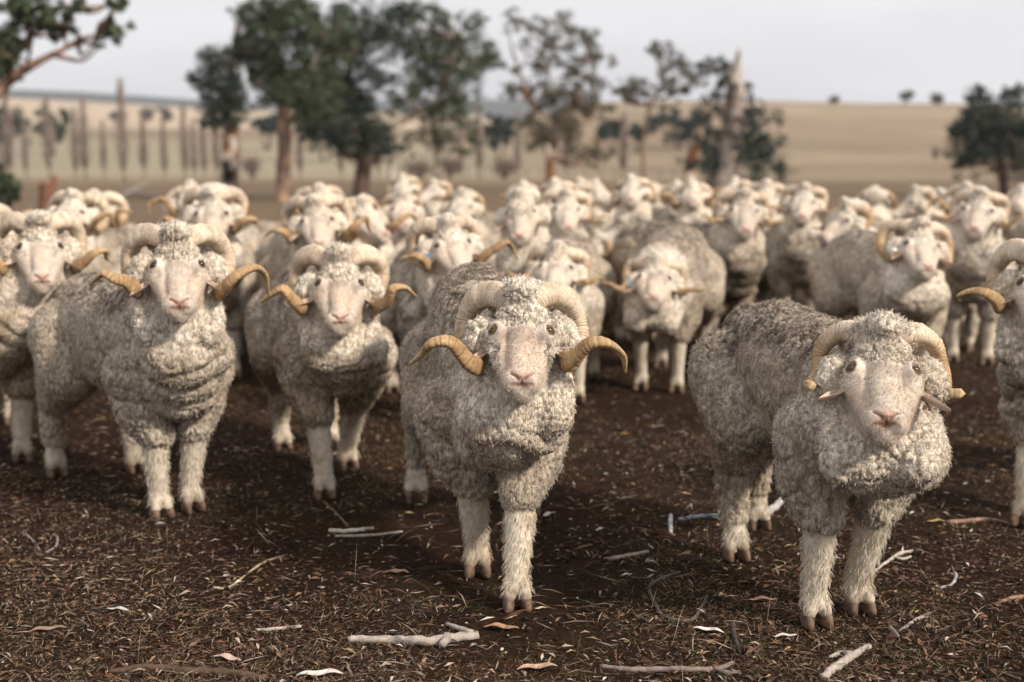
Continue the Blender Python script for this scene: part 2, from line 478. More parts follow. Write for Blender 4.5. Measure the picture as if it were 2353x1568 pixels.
def make_ram(label, root_xy, yaw, head_w, hyaw=0.0, hpitch=35, hroll=0.0, scale=1.0, voxel=0.006, feet=None, horns=('wide', 'wide'),
             hairs=0, seed=1, dirty=0.8, tone=1.0, tan=0.3, group=None, tagcol=None, detail=1, wrinkle=1.0, mask=0.0, mouth=0.4, body_scale=.92, gold=0.8, capdrop=0.0, spots=0.0, rise=0.0, fine=None, hornscale=.95, bare_w=.080):
    fine = (detail > 1) if fine is None else fine
    """root_xy: ground point under the barrel; yaw: rotation about Z of local +Y (0 = away from the camera, pi = at the camera)
       head_w: world position of the point between the eyes; hyaw: world yaw of the face"""
    root = empty('merino_ram', (root_xy[0], root_xy[1], 0), yaw)
    tag(root, label, 'sheep', group)
    Rw = rotz(yaw); s = scale
    tl = lambda p: (np.array([p[0] - root_xy[0], p[1] - root_xy[1], p[2] if len(p) > 2 else 0.0])) @ Rw / s   # world -> unit-ram local
    hp = tl(head_w)
    HR = Rw.T @ rotz(hyaw) @ roty(hroll) @ rotx(math.radians(hpitch + (15 if hpitch < 45 else 9))); HM = HR * HS
    H = lambda x, y, z: HM @ np.array([x, y, z]) + hp
    rng = np.random.RandomState(seed)
    P = Prims()
    b = body_scale
    # trunk
    P.chain([(0, -.43, .60 + rise), (0, -.30, .615 + rise), (0, -.10, .60 + rise), (0, .12, .595 + rise), (0, .30, .600 + rise * .5)], [.160 * b, .200 * b, .215 * b, .220 * b, .195 * b], 'wool', (0.88, 1, 1.03))
    P.e((0, -.50, .60), (.13 * b, .11, .17)); P.e((0, -.05, .52), (.165 * b, .30, .15)); P.e((0, .34, .50), (.14 * b, .13, .15))
    P.chain([(0, -.58, .66), (0, -.60, .50)], [.045, .03], 'wool')
    # neck
    sh = np.array([0, .32, .64]); br = np.array([0, .43, .47])
    hb = H(0, -.125, .005); ht = H(0, -.165, -.075)
    mid = (sh + hb) / 2 + np.array([0, .02, .0])
    P.chain([sh, mid, hb], [.175 * b, .145 * b, .105], 'wool', (1.0, 1, 1))
    mt = (br + ht) / 2 + np.array([0, .045, -.005])
    P.chain([br, mt, ht], [.130 * b, .125 * b, .088], 'wool', (1.08, 1, 1))
    P.chain([(sh + br) / 2, (mid + mt) / 2, (hb + ht) / 2], [.165 * b, .145 * b, .10], 'wool', (1.05, 1, 1))
    # head: bone
    P.e(H(0, -.055, .030), (.067, .070, .080), 'face', HM)
    P.e(H(0, -.030, .058), (.066, .056, .062), 'wool', HM)
    P.e(H(0, -.12, .03), (.078, .07, .085), 'wool', HM)
    for sd in (-1, 1):
        P.e(H(sd * .048, -.018, .016), (.024, .022, .016), 'face', HM)
        P.chain([H(sd * .050, -.050, -.018), H(sd * .034, -.052, -.075), H(sd * .022, -.045, -.130)], [.038, .032, .026], 'face')
        P.chain([H(sd * .044, -.100, -.015), H(sd * .027, -.092, -.080), H(sd * .010, -.064, -.142)], [.046, .036, .024], 'face')
        P.e(H(sd * .021, -.024, -.150), (.027, .031, .030), 'face', HM)
        # wool: puffs over the ears, cheek bags
        P.e(H(sd * .098, -.070, .040), (.044, .046, .044), 'wool', HM); P.e(H(sd * .115, -.085, .012), (.036, .044, .036), 'wool', HM)
        P.e(H(sd * .098, -.100, .005), (.034, .042, .035), 'wool', HM)
        P.chain([H(sd * .085, -.145, -.025), H(sd * .090, -.158, -.075), H(sd * .078, -.178, -.13)], [.044, .048, .058], 'wool')
        P.chain([H(sd * .065, -.18, -.12), mt + np.array([sd * .055, 0, .0])], [.06, .10], 'wool')
    P.chain([H(0, -.040, -.02), H(0, -.026, -.07), H(0, -.026, -.11), H(0, -.028, -.140)], [.041, .037, .034, .032], 'face', (1.06, .92, 1), HM)
    P.e(H(0, -.008, -.150), (.026, .020, .020), 'face', HM)
    P.e(H(0, -.046, -.170), (.029, .032, .021), 'face', HM)
    # topknot
    cap = capdrop
    P.e(H(0, -.020 + cap * .01, .052 - cap * .02), (.052 + .02 * cap, .034 + .01 * cap, .048 + .015 * cap), 'wool', HM)
    P.e(H(0, -.048, .092), (.050, .046, .030), 'wool', HM); UP = HM @ rotx(-PITCH0); P.e(hp + UP @ np.array([0, -.100, .060]), (.085, .055, .028), 'wool', HM); P.e(hp + UP @ np.array([0, -.050, .078]), (.046, .050, .034), 'wool', HM); P.e(hp + UP @ np.array([0, -.15, .050]), (.095, .065, .05), 'wool', HM)
    # legs
    if feet is None:
        j = lambda: rng.uniform(-.05, .05)
        feet = [(.095, .36 + j()), (-.095, .36 + j()), (.12, -.42 + j()), (-.12, -.42 + j())]
        feetz = [0] * 4
    else:
        feetz = [f[2] if len(f) > 2 else 0 for f in feet]
        feet = [tl((f[0], f[1], 0))[:2] for f in feet]
    fpos = []
    for i, (fx, fy) in enumerate(feet):
        sd = 1 if i in (0, 2) else -1
        fz = feetz[i] / s
        if i < 2:
            shd = np.array([sd * .115, .31, .50]); kn = np.array([fx * .72 + sd * .03, fy * .55 + .335 * .45 + .012 + fz * .6, .275 + fz * .3])
            fet = np.array([fx, fy - .012, .085 + fz])
            el = (shd + kn) / 2 + np.array([sd * .01, -.01, 0.0])
            P.chain([shd, el, kn + np.array([0, 0, .03])], [.110, .094, .066], 'wool')
            P.e(kn + np.array([0, .002, .022]), (.064, .064, .045), 'wool')
            P.chain([kn, (kn + fet) / 2, fet, fet + np.array([0, .004, -.02])], [.044, .036, .031, .031], 'leg')
        else:
            hip = np.array([sd * .10, -.36, .56]); st = np.array([sd * .135, -.25 + (fy + .42) * .3, .43]); ho = np.array([fx * .85 + sd * .015, fy * .8 - .42 * .2 - .035, .285 + fz * .5])
            fet = np.array([fx, fy - .012, .085 + fz])
            P.chain([hip, st], [.145, .110], 'wool'); P.chain([hip, (hip + ho) / 2 + np.array([0, .0, 0]), ho], [.135, .095, .056], 'wool'); P.chain([st, (st + ho) / 2, ho], [.105, .085, .054], 'wool')
            P.chain([ho, (ho + fet) / 2, (ho * .2 + fet * .8)], [.052, .046, .040], 'wool')
            P.chain([(ho * .3 + fet * .7), fet, fet + np.array([0, .004, -.02])], [.036, .034, .033], 'leg')
        for q in (-1, 1):
            P.chain([fet + np.array([q * .013, .004, -.01]), np.array([fx + q * .0225, fy + .014, .040 + fz])], [.023, .0185], 'leg')
        fpos.append((fx, fy, fz))
    V, F = P.mesh()
    ob = mesh_np('tmp', V, F); me = ob.data
    md = ob.modifiers.new('r', 'REMESH'); md.mode = 'VOXEL'; md.voxel_size = voxel / s; md.adaptivity = 0
    sm = ob.modifiers.new('s', 'SMOOTH'); sm.factor = 0.5; sm.iterations = max(2, int(round(0.024 / voxel * 1.6)))
    dg = bpy.context.evaluated_depsgraph_get()
    ev = ob.evaluated_get(dg)
    m2 = bpy.data.meshes.new_from_object(ev, depsgraph=dg)
    bpy.data.objects.remove(ob); bpy.data.meshes.remove(me)
    n = len(m2.vertices); X = np.empty(n * 3, np.float32); m2.vertices.foreach_get('co', X); X = X.reshape(-1, 3).astype(float)
    if fine:      # finer mesh on the face only
        q = (X - hp) @ HR / HS
        sel = (np.abs(q[:, 0]) < .085) & (q[:, 1] > -.10) & (q[:, 2] < .05) & (q[:, 2] > -.225)
        bm = bmesh.new(); bm.from_mesh(m2); bm.verts.ensure_lookup_table()
        es = [e for e in bm.edges if sel[e.verts[0].index] and sel[e.verts[1].index]]
        bmesh.ops.subdivide_edges(bm, edges=es, cuts=1, use_grid_fill=True, smooth=0.0)
        bmesh.ops.triangulate(bm, faces=[f for f in bm.faces if len(f.verts) > 4])
        bm.to_mesh(m2); bm.free()
        n = len(m2.vertices); X = np.empty(n * 3, np.float32); m2.vertices.foreach_get('co', X); X = X.reshape(-1, 3).astype(float)
    sub_ = np.nonzero((np.linalg.norm(X - hp, axis=1) < .34) | (X[:, 2] < .36))[0]
    Ws = P.weights(X[sub_], ('wool', 'face', 'leg'))
    W = {'wool': np.ones(n), 'face': np.zeros(n), 'leg': np.zeros(n)}
    for k_ in W: W[k_][sub_] = Ws[k_]
    NN = np.empty(n * 3, np.float32); m2.vertex_normals.foreach_get('vector', NN); Nn = NN.reshape(-1, 3).astype(float)
    q = (X - hp) @ HR / HS                         # face frame
    wool = sstep(.35, .65, W['wool']); face = W['face']; leg = W['leg']
    # keep the front of the face bare
    bare = np.maximum(sstep(bare_w, bare_w - .014, np.abs(q[:, 0]) + .010 * vnoise(q * 60, 3)), sstep(-.10, -.125, q[:, 2])) * sstep(-.125, -.095, q[:, 1] + .012 * vnoise(q * 50, 4)) * sstep(.014, .000, q[:, 2]) * sstep(-.222, -.205, q[:, 2])
    nearh = (np.linalg.norm(q, axis=1) < .26)
    bare = bare * nearh
    wool = wool * (1 - bare); face = np.maximum(face, bare)
    fcap = nearh * sstep(-.006, .006, q[:, 2] - .32 * np.maximum(0, np.abs(q[:, 0]) - .02) + .010 * vnoise(q * 55, 8) + .03 * capdrop)
    wool = np.maximum(wool, fcap); face = face * (1 - fcap)
    dey = np.minimum(np.linalg.norm(q - np.array([.066, -.012, 0]), axis=1), np.linalg.norm(q - np.array([-.066, -.012, 0]), axis=1))
    wch = nearh * sstep(bare_w, bare_w + .010, np.abs(q[:, 0]) + .008 * vnoise(q * 70, 9)) * sstep(.024, .030, dey) * sstep(-.105, -.09, q[:, 2]) * (W['leg'] < .5)
    wool = np.maximum(wool, wch); face = face * (1 - wch)
    under = nearh * np.maximum(sstep(-.198, -.208, q[:, 2]), sstep(.0, -.018, q[:, 1] + .115 - .035 * sstep(-.07, -.17, q[:, 2])))
    wool = np.maximum(wool, under * (W['leg'] < .5)); face = face * (1 - under)
    headw = sstep(.26, .20, np.linalg.norm(q - np.array([0, -.06, 0]), axis=1))
    D = np.zeros(n)
    so = seed * 13.7
    # broad body folds and neck wrinkles
    ax = ht - br; La = np.linalg.norm(ax); ax = ax / La
    tt = (X - br) @ ax
    rad = np.linalg.norm((X - br) - np.outer(tt, ax), axis=1)
    frontm = sstep(.22, .36, X[:, 1]) * (1 - headw) * sstep(.30, .42, X[:, 2])
    warp = fbm(X * 6 + so, 5) * 0.055
    fold = np.abs(np.sin((tt + warp + 0.12 * np.abs(X[:, 0])) * math.pi / 0.088))
    D += wool * frontm * wrinkle * (1.0 if voxel < .01 else .35) * (fold ** 0.5 - 0.65) * 0.020
    D += wool * (1 - headw) * fbm(X * 7 + so, 11, 2) * 0.012
    # shoulder / flank crease
    D -= wool * 0.02 * np.exp(-((X[:, 1] - .20 - .05 * fbm(X * 5 + so, 3)) / .018) ** 2) * sstep(.42, .55, X[:, 2]) * sstep(.80, .70, X[:, 2])
    # locks
    low = sstep(.50, .36, X[:, 2])
    cs = np.where((headw > .5), 0.015, 0.0175 + 0.006 * low)
    U = X / (cs / s)[:, None] * 1.0 if False else X.copy()
    Wp = X + 0.010 * np.stack([fbm(X * 30 + so, 21), fbm(X * 30 + so, 22), fbm(X * 30 + so, 23)], 1)
    sc1 = np.array([1 / .0128, 1 / .0128, 1 / .0225])
    F1, F2, C, R = voro((Wp + so) * sc1, seed)
    sc2 = np.array([1 / .020, 1 / .020, 1 / .040])
    G1, G2, C2, R2 = voro((Wp + so) * sc2, seed + 50)
    bl = low
    hgt1 = np.clip((F2 - F1) * 2.2, 0, 1) ** .6; hgt2 = np.clip((G2 - G1) * 2.0, 0, 1) ** .6
    hh = hgt1 * (1 - bl) + hgt2 * bl
    amp = 0.0058 + 0.0058 * bl + 0.0015 * frontm
    amp = amp * (0.55 + 0.45 * sstep(-.3, .3, fbm(X * 7 + so, 31)) + 0.15 * headw)
    amp = amp * (1 - 0.45 * sstep(.70, .80, X[:, 2]) * (1 - headw))
    # wide cracks between staples
    K1, K2, _, KR = voro((X + so + 0.02 * fbm(X * 12, 3)[:, None]) / np.array([.06, .06, .085]), seed + 90)
    crack = sstep(.075, .0, K2 - K1)
    D += wool * (amp * (hh - 0.65) - crack * 0.008)
    D += wool * 0.0015 * vnoise(X * 220, 5)
    # lower leg hair tufts
    L1, L2, LC, LR = voro((Wp + so) * np.array([1 / .014, 1 / .014, 1 / .034]), seed + 70)
    D += leg * sstep(.085, .12, X[:, 2]) * 0.0042 * (np.sqrt(np.clip((L2 - L1) * 1.5, 0, 1)) - 0.4)
    # hooks on the face
    fx, fy, fz = q[:, 0], q[:, 1], q[:, 2]
    ff = face * (fy > -.10) * headw
    def seg_d(ax_, az_, bx_, bz_):
        px, pz = np.abs(fx) - ax_, fz - az_; dx, dz = bx_ - ax_, bz_ - az_
        t = np.clip((px * dx + pz * dz) / (dx * dx + dz * dz), 0, 1)
        return np.hypot(px - t * dx, pz - t * dz)
    nos = np.exp(-(seg_d(.0270, -.136, .0080, -.161) / .0038) ** 2) * (fy > -.045)
    nos2 = np.exp(-(seg_d(.0275, -.136, .023, -.145) / .0046) ** 2) * (fy > -.045)
    phil = np.exp(-(seg_d(.0, -.160, .0, -.168) / .0030) ** 2) * (fy > -.05)
    mz = -.170 - 1.5 * fx ** 2
    mouthl = np.exp(-((fz - mz) / .0030) ** 2) * sstep(.034, .022, np.abs(fx)) * (fy > -.065)
    wr = sstep(.0, .012, fy + .055) * sstep(-.015, -.04, fz) * sstep(-.125, -.10, fz)
    D += ff * (-0.0075 * nos - .004 * nos2 - 0.003 * phil - 0.0022 * mouthl + wr * 0.0005 * np.sin(fz * 2 * math.pi / .0085 + 30 * np.abs(fx) + 2 * fbm(X * 25, 9)))
    D += ff * 0.0012 * fbm(X * 90 + so, 41)
    # cheek furrow
    D -= ff * 0.004 * np.exp(-(seg_d(.040, -.020, .034, -.11) / .007) ** 2)
    X2 = X + Nn * D[:, None]
    # eye sockets
    for sd in (-1, 1):
        ec = np.array([sd * .0660, -.012, 0.0]); dq = (X2 - hp) @ HR / HS - ec
        look = np.array([sd * .62, .78, -.10], float); look /= np.linalg.norm(look)
        out_ = dq @ look; lat = np.linalg.norm(dq - np.outer(out_, look), axis=1); dist = np.linalg.norm(dq, axis=1)
        vert = dq[:, 2]
        near = (dist < .045) & (out_ > -.03)
        # squash a slot: inside the lid opening push behind the eyeball, ring as lids
        open_ = np.hypot(lat * 0 + (dq @ np.array([0.78, -sd * .62 * 1, 0])) / .0120, (vert + .0022) / .0060)
        tgt_in = np.where(open_ < 1, .002, .0125 * np.exp(-((open_ - 1.15) / .9) ** 2) + .010 * (1 - np.exp(-((open_ - 1.15) / .9) ** 2)))
        k = sstep(.030, .016, lat) * near
        X2 = X2 + (HM @ look)[None, :] * ((tgt_in - out_) * k)[:, None] * np.where(open_ < 1, 1.0, 0.75)[:, None]
    # ---------------- colours (dirt and breed colour, no shading)
    z = X[:, 2]
    up = sstep(.1, .8, Nn[:, 2]) * sstep(.62, .76, z) * (1 - headw)
    n1 = fbm(X * 5 + so, 61); n2 = fbm(X * 16 + so, 62, 4); n3 = fbm(X * 60, 63, 2)
    col = mixc(CREAM * tone, PALE * tone, sstep(-.2, .5, n1 + .3 * headw))
    col = mixc(col, TAN * tone, np.clip(tan * sstep(-.2, .35, n2 + .4 * sstep(.6, .35, z)), 0, 1))
    dz = np.clip(dirty * (up * 1.0 + 0.75 * sstep(-.1, .5, n1 + n2 * .5 - .1 + .12 * dirty) * sstep(.5, .75, z) * (1 - frontm)), 0, 1) * (1 - headw)
    col = mixc(col, DIRT, np.clip(dz * (0.75 + .5 * n2), 0, 1))
    col = mixc(col, np.array([.62, .56, .48]), headw * .55 * sstep(-.3, .3, n2))
    lockv = np.where(bl > .5, R2, R)
    grey = np.array([.235, .20, .17])
    body_ = 1 - .92 * headw
    col = mixc(col, grey, np.clip(sstep(.62, .95, lockv) * .40 + .28 * sstep(-.05, .4, fbm(X * 22 + so, 77, 2)), 0, .75) * body_ * (.35 + .65 * dirty))
    col = col * (0.76 + 0.42 * lockv)[:, None] * (1 + .12 * n3)[:, None] * (1 + (dz * (1.3 * R ** 2 - .40)))[:, None] * (.93 + .07 * headw)[:, None]
    col = col * (1 + .12 * headw)[:, None]
    topw = headw * wool * sstep(.05, .11, q[:, 2] + .3 * np.maximum(0, -q[:, 1] - .05))
    col = mixc(col, np.array([.66, .63, .58]), .22 * topw)
    # grey nape / forehead
    if mask > 0:
        col = mixc(col, np.array([.13, .105, .09]), mask * headw * np.exp(-(((np.abs(fx) - .058) / .017) ** 2 + ((fz + .048) / .032) ** 2)) * sstep(-.4, .3, n2 + .2))
    if spots > 0:
        col = mixc(col, np.array([.09, .07, .06]), spots * sstep(.25, .45, n2 + .3 * frontm) * sstep(.75, .6, z))
    fc = mixc(FACE * tone, PINK, sstep(.1, .6, n2) * .10)
    fc = mixc(fc, np.array([.66, .50, .38]), .45 * sstep(.02, -.06, fz) * sstep(-.13, -.10, fz) * sstep(-.3, .4, n1 + n2))
    fc = mixc(fc, np.array([.42, .34, .29]), .55 * np.exp(-((fx / .035) ** 2 + ((fz + .010) / .022) ** 2)) * sstep(-.3, .3, n2 + .2))
    pinkm = np.exp(-((fx / .021) ** 2 + ((fz + .150) / .014) ** 2)) * (fy > -.04)
    fc = mixc(fc, np.array([.62, .38, .31]), .7 * pinkm)
    fc = mixc(fc, np.array([.20, .075, .055]), np.clip(nos * .85 + phil * .6 + mouthl * .7, 0, 1))
    fc = mixc(fc, STAIN, mouth * np.exp(-((fx / .021) ** 2 + ((fz + .168) / .009) ** 2)) * (fy > -.07) * sstep(-.5, .1, n3 + .3))
    for sd in (-1, 1):
        dq = q - np.array([sd * .0660, -.012, 0.0]); dd = np.linalg.norm(dq, axis=1)
        fc = mixc(fc, np.array([.76, .68, .60]), .6 * sstep(.042, .024, dd))
        fc = mixc(fc, np.array([.09, .05, .04]), .9 * sstep(.0185, .0150, dd))
        fc = mixc(fc, np.array([.18, .10, .07]), .5 * np.exp(-(((fx - sd * .052) / .007) ** 2 + ((fz + .030) / .014) ** 2)))
    fc = mixc(fc, np.array([.30, .23, .19]), (.30 + .4 * mask) * sstep(.0, .5, n2 + .25 * n3) * sstep(-.10, -.02, fz))
    fc = fc * (1 + .14 * n3)[:, None]
    col = mixc(col, fc, np.clip(face * (1 - wool), 0, 1))
    lc = mixc(LEG, np.array([.50, .40, .27]), sstep(0, .5, n2) * .6)
    lc = mixc(lc, np.array([.17, .11, .075]), .75 * sstep(.085, .03, z) * sstep(-.4, .3, n2 + .2))
    col = mixc(col, lc * tone, np.clip(leg, 0, 1))
    m2.vertices.foreach_set('co', (X2 * s).astype(np.float32).ravel())
    m2.polygons.foreach_set('use_smooth', np.ones(len(m2.polygons), dtype=bool))
    set_col(m2, np.clip(col, 0.01, .9)); m2.materials.clear(); m2.materials.append(MR['body']); m2.update()
    m2.name = 'body'
    wa_ = m2.attributes.new('Wool', 'FLOAT', 'POINT'); wa_.data.foreach_set('value', np.clip(wool, 0, 1).astype(np.float32))
    bo = bpy.data.objects.new('body', m2); bo.parent = root; COL.objects.link(bo)
    # ---------------- horns, ears, eyes, hooves (built in unit local, scaled)
    big = detail
    kids = []
    for sd, hk in ((1, horns[0]), (-1, horns[1])):
        if hk: kids.append(horn_mesh('horn', hk, sd, HR * hornscale, hp, root, {0: 40, 1: 90, 2: 300}[big], {0: 8, 1: 12, 2: 20}[big], seed + sd, gold))
        kids.append(ear_mesh(sd, HM, hp, root, rng.uniform(-.01, .02), *((10, 9) if big else (6, 5))))
    for o in kids:
        o.data.transform(Matrix.Scale(s, 4))
    for sd in (1, -1):
        e = eye_obj(sd, HM, hp, root, 3 if big else 2)
        ml = e.matrix_basis.copy(); ml.translation = ml.translation * s
        e.matrix_basis = ml @ Matrix.Scale(s, 4)
    for (fx_, fy_, fz_) in fpos:
        ho = hoof_mesh((fx_, fy_), (0, 1), root, fz_, min(0.9, fz_ * 12)); ho.data.transform(Matrix.Scale(s, 4))
    if tagcol:
        sd, cname = tagcol
        V, F = ICO[3]; V = np.sign(V) * np.abs(V) ** .5
        tp = (V * np.array([.007, .003, .010]) + np.array([sd * .112, -.036, -.022])) @ HM.T + hp
        o = mesh_np('ear_tag', tp * s, F, MR[cname], root)
    # ---------------- strands
    if hairs:
        pw = wool * (0.6 + .4 * sstep(.3, .6, z)) + 0.60 * leg * (z > .055) + .45 * face * headw
        idx = rng.choice(n, hairs, p=pw / pw.sum())
        Nv = Nn[idx]; p0 = X2[idx] + rng.normal(0, .0016 , (hairs, 3)); isl = leg[idx] > .5; isf = ((face[idx] > .5) & ~isl)[:, None]
        b2 = (bl[idx] > .5)[:, None]
        cp = np.where(b2, C2[idx] / sc2, C[idx] / sc1) - so
        to = cp - X[idx]; to -= Nv * (to * Nv).sum(1)[:, None]
        tl_ = np.linalg.norm(to, axis=1)[:, None]; to = to * np.minimum(1, .012 / (tl_ + 1e-6))
        dn = np.array([0, 0, -1.0]) - Nv * (-Nv[:, 2:3])
        topm = (headw[idx] * sstep(.07, .10, q[idx, 2]))[:, None]
        Lh = rng.uniform(.0015, .0042, (hairs, 1)) * (1 + .3 * b2) * (1 + 1.0 * topm)
        Lh = np.where(isl[:, None], .017, Lh) * np.where(rng.rand(hairs, 1) < .03, 1.7, 1)
        rnd = rng.normal(0, .0018, (hairs, 3))
        lockdir = to * .45 + dn * np.where(isl[:, None], .016, .002 + .003 * low[idx][:, None])
        fdir = (HM @ np.array([0, .15, -1.0]))[None, :]; lockdir = np.where(isf, (fdir - Nv * (Nv @ fdir[0])[:, None]) * .0065, lockdir)
        Lh = np.where(isf, .0028, Lh); rnd = np.where(isf, rnd * .35, rnd)
        nl = np.where(isl[:, None], .005, 1.0)
        p1 = p0 + Nv * Lh * .55 * np.where(isl[:, None], .5, 1) + lockdir * .45 + rnd * .5
        p2 = p0 + Nv * Lh * np.where(isl[:, None], .45, 1) + lockdir * 1.0 + rnd
        pts = np.stack([p0 - Nv * .002, p1, p2], 1).reshape(-1, 3) * s
        cu = bpy.data.hair_curves.new('fleece'); cu.add_curves([3] * hairs)
        cu.attributes['position'].data.foreach_set('vector', pts.astype(np.float32).ravel()) if 'position' in cu.attributes else None
        ra = cu.attributes.get('radius') or cu.attributes.new('radius', 'FLOAT', 'POINT')
        rr = np.tile(np.array([.0007, .0006, .0002]), hairs) * np.repeat(rng.uniform(.8, 1.2, hairs) * np.where(isf[:, 0], .6, 1), 3)
        ra.data.foreach_set('value', rr.astype(np.float32))
        ca = cu.attributes.new('Col', 'FLOAT_COLOR', 'CURVE')
        hc = np.ones((hairs, 4), np.float32); hc[:, :3] = np.clip(col[idx] * np.where(isf, rng.uniform(.88, 1.12, (hairs, 1)), rng.uniform(.66, 1.10, (hairs, 1))), .01, .85)
        ca.data.foreach_set('color', hc.ravel())
        cu.materials.append(MR['strand'])
        fo = bpy.data.objects.new('fleece', cu); fo.parent = root; COL.objects.link(fo)
    return root

def face_cam(p, off=0.0):
    """world yaw that makes +Y look at the camera, plus an offset in degrees (positive turns the face to the viewer's left... sign checked by eye)"""
    return math.atan2(p[0], -p[1]) + math.radians(off) + 0.0

def near_ram(label, ff, hf, eye_px, depth, body_yaw=None, hoff=0.0, **k):
    """ff: two front feet px (ram's right = viewer left first), hf: hind feet px; lifts optional third value"""
    sc = k.get('scale', 1.0)
    pts = [np.append(at_ground(f[0], f[1], f[2] if len(f) > 2 else 0.0)[:2], f[2] if len(f) > 2 else 0.0) for f in ff + hf]
    fm = (pts[0][:2] + pts[1][:2]) / 2; hm = (pts[2][:2] + pts[3][:2]) / 2
    d = fm - hm
    yaw = math.atan2(-d[0], d[1]) if body_yaw is None else math.radians(body_yaw)
    fwd = np.array([-math.sin(yaw), math.cos(yaw)])
    mid = (fm + hm) / 2
    root = mid + fwd * 0.03 * sc
    if 'shift' in k: root = root + np.array(k.pop('shift'))
    if depth is None:
        best = 9
        for dd in np.linspace(2.2, 14, 800):
            h_ = at_depth(eye_px[0], eye_px[1], dd); yl = float((h_[:2] - root) @ fwd) / sc
            if abs(yl - k.get('reach', .60)) < best: best = abs(yl - k.get('reach', .60)); depth = dd
    k.pop('reach', None)
    hw = at_depth(eye_px[0], eye_px[1], depth)
    xl = float((hw[:2] - root) @ np.array([fwd[1], -fwd[0]])) / sc
    print('   depth', round(float(depth), 2), 'local head', round(xl, 2), round(float((hw[:2] - root) @ fwd) / sc, 2), round(float(hw[2]) / sc, 2))
    print('RAM', label[:30], 'yaw', round(math.degrees(yaw)), 'len', round(float(np.linalg.norm(d)), 2), 'root', root.round(2), 'head', hw.round(2))
    return make_ram(label, root, yaw, hw, math.atan2(hw[0], -hw[1]) + math.radians(hoff), feet=pts, **k)

def copy_tree(o, parent=None):
    c = o.copy(); COL.objects.link(c)
    if parent is not None: c.parent = parent
    for ch in list(o.children): copy_tree(ch, c)
    return c

def mid_ram(label, eye, depth, turn=0.0, hoff=0.0, **k):
    """turn > 0: rump to the viewer's left"""
    s = k.get('scale', 1.0)
    hw = at_depth(eye[0], eye[1], depth)
    hyaw = math.atan2(hw[0], -hw[1]) + math.radians(hoff)
    yaw = math.atan2(hw[0], -hw[1]) + math.radians(turn)
    fwd = np.array([-math.sin(yaw), math.cos(yaw)]); hf = np.array([-math.sin(hyaw), math.cos(hyaw)])
    root = hw[:2] - fwd * .47 * s - hf * .13 * s
    k.setdefault('voxel', .015); k.setdefault('group', FLOCK)
    q_ = np.random.RandomState(k.get('seed', 1) * 7 + 1)
    k.setdefault('hroll', math.radians(q_.uniform(-8, 8))); k['hpitch'] = k.get('hpitch', 35) + q_.uniform(-5, 6); k.setdefault('hornscale', q_.uniform(.84, .98)); hyaw += math.radians(q_.uniform(-9, 9))
    return make_ram(label, root, yaw, hw, hyaw, scale=s, **{a: b for a, b in k.items() if a != 'scale'})
FLOCK = 'merino rams of the flock'
HAZE = 0.00022
# ------------------------------------------------------------------ TERRAIN
def interp(x, xs, ys): return np.interp(x, xs, ys)
def elev_px(Xp, D):
    """height of the land line above the eye level, in photo pixels, at distance D under photo column Xp"""
    ridge_l = interp(Xp, [-3000, 60, 560, 900, 1100, 5000], [150, 140, 122, 118, 118, 118])
    ridge_r = interp(Xp, [-3000, 1000, 1150, 1330, 1500, 1740, 2200, 2700, 5000], [60, 60, 118, 140, 147, 143, 126, 110, 90])
    wr = sstep(1050, 1350, Xp)
    left = np.stack([interp(D, [120, 200, 320, 520, 950, 1300, 1500], [0, 12, 58, 80, 1, 1, 1])], 0)[0]
    l = np.where(D < 520, interp(D, [120, 200, 320, 520], [-29, 12, 58, 80]), 80 + (ridge_l - 80) * sstep(520, 950, D))
    l = l - sstep(950, 1400, D) * 60
    r = np.where(D < 200, interp(D, [120, 200], [-29, 10]), 10 + (ridge_r - 10) * np.clip((D - 200) / 240, 0, 1) ** .8)
    r = r - sstep(450, 800, D) * 90
    e = l * (1 - wr) + r * wr
    far_ = interp(Xp, [-3000, 0, 300, 600, 1100, 1300, 2500, 6000], [158, 158, 148, 141, 146, 138, 120, 120]) + 4 * np.sin(Xp / 130.0)
    k = sstep(1500, 2600, D)
    return e * (1 - k) + far_ * k

def terrain_h(x, y):
    D = np.hypot(x, y); az = np.arctan2(x, y)
    azc = np.clip(az, -1.1, 1.1)
    Xp = CX + F_PX * np.tan(azc)
    Xp = np.clip(Xp, -2500, 5000)
    h = CAM_H + elev_px(Xp, np.maximum(D, 120)) * D / F_PX
    h = h * sstep(60, 135, D)
    P = np.stack([x, y, 0 * x], 1)
    near = fbm(P * 2.2, 3) * .010 + fbm(P * 9, 4) * .005
    return h + near * sstep(90, 30, D) + fbm(P * .02, 8) * .8 * sstep(100, 250, D)

rings = [0.3]
while rings[-1] < 3600: rings.append(rings[-1] * (1.022 if 2 < rings[-1] < 9 else 1.07))
rings = np.array(rings)
azs = np.concatenate([np.linspace(-38, 38, 260), np.linspace(38, 322, 60)[1:-1]]) * math.pi / 180
RR, AA = np.meshgrid(rings, azs, indexing='ij')
gx, gy = (RR * np.sin(AA)).ravel(), (RR * np.cos(AA)).ravel()
gz = terrain_h(gx, gy)
nr, na = RR.shape
i = np.arange(nr - 1)[:, None] * na; j = np.arange(na)[None, :]; j2 = (j + 1) % na
GF = np.stack([i + j, i + na + j, i + na + j2, i + j2], -1).reshape(-1, 4)
GF = GF[:, ::-1]
gD = np.hypot(gx, gy); gXp = CX + F_PX * np.tan(np.clip(np.arctan2(gx, gy), -1.1, 1.1))
GP = np.stack([gx, gy, 0 * gx], 1)
soil = np.array([.031, .0195, .0135]); brown = np.array([.165, .132, .102]); grass = np.array([.245, .212, .170]); green = np.array([.275, .262, .215]); pale = np.array([.44, .385, .325]); dark = np.array([.20, .155, .12]); bush = np.array([.045, .055, .05])
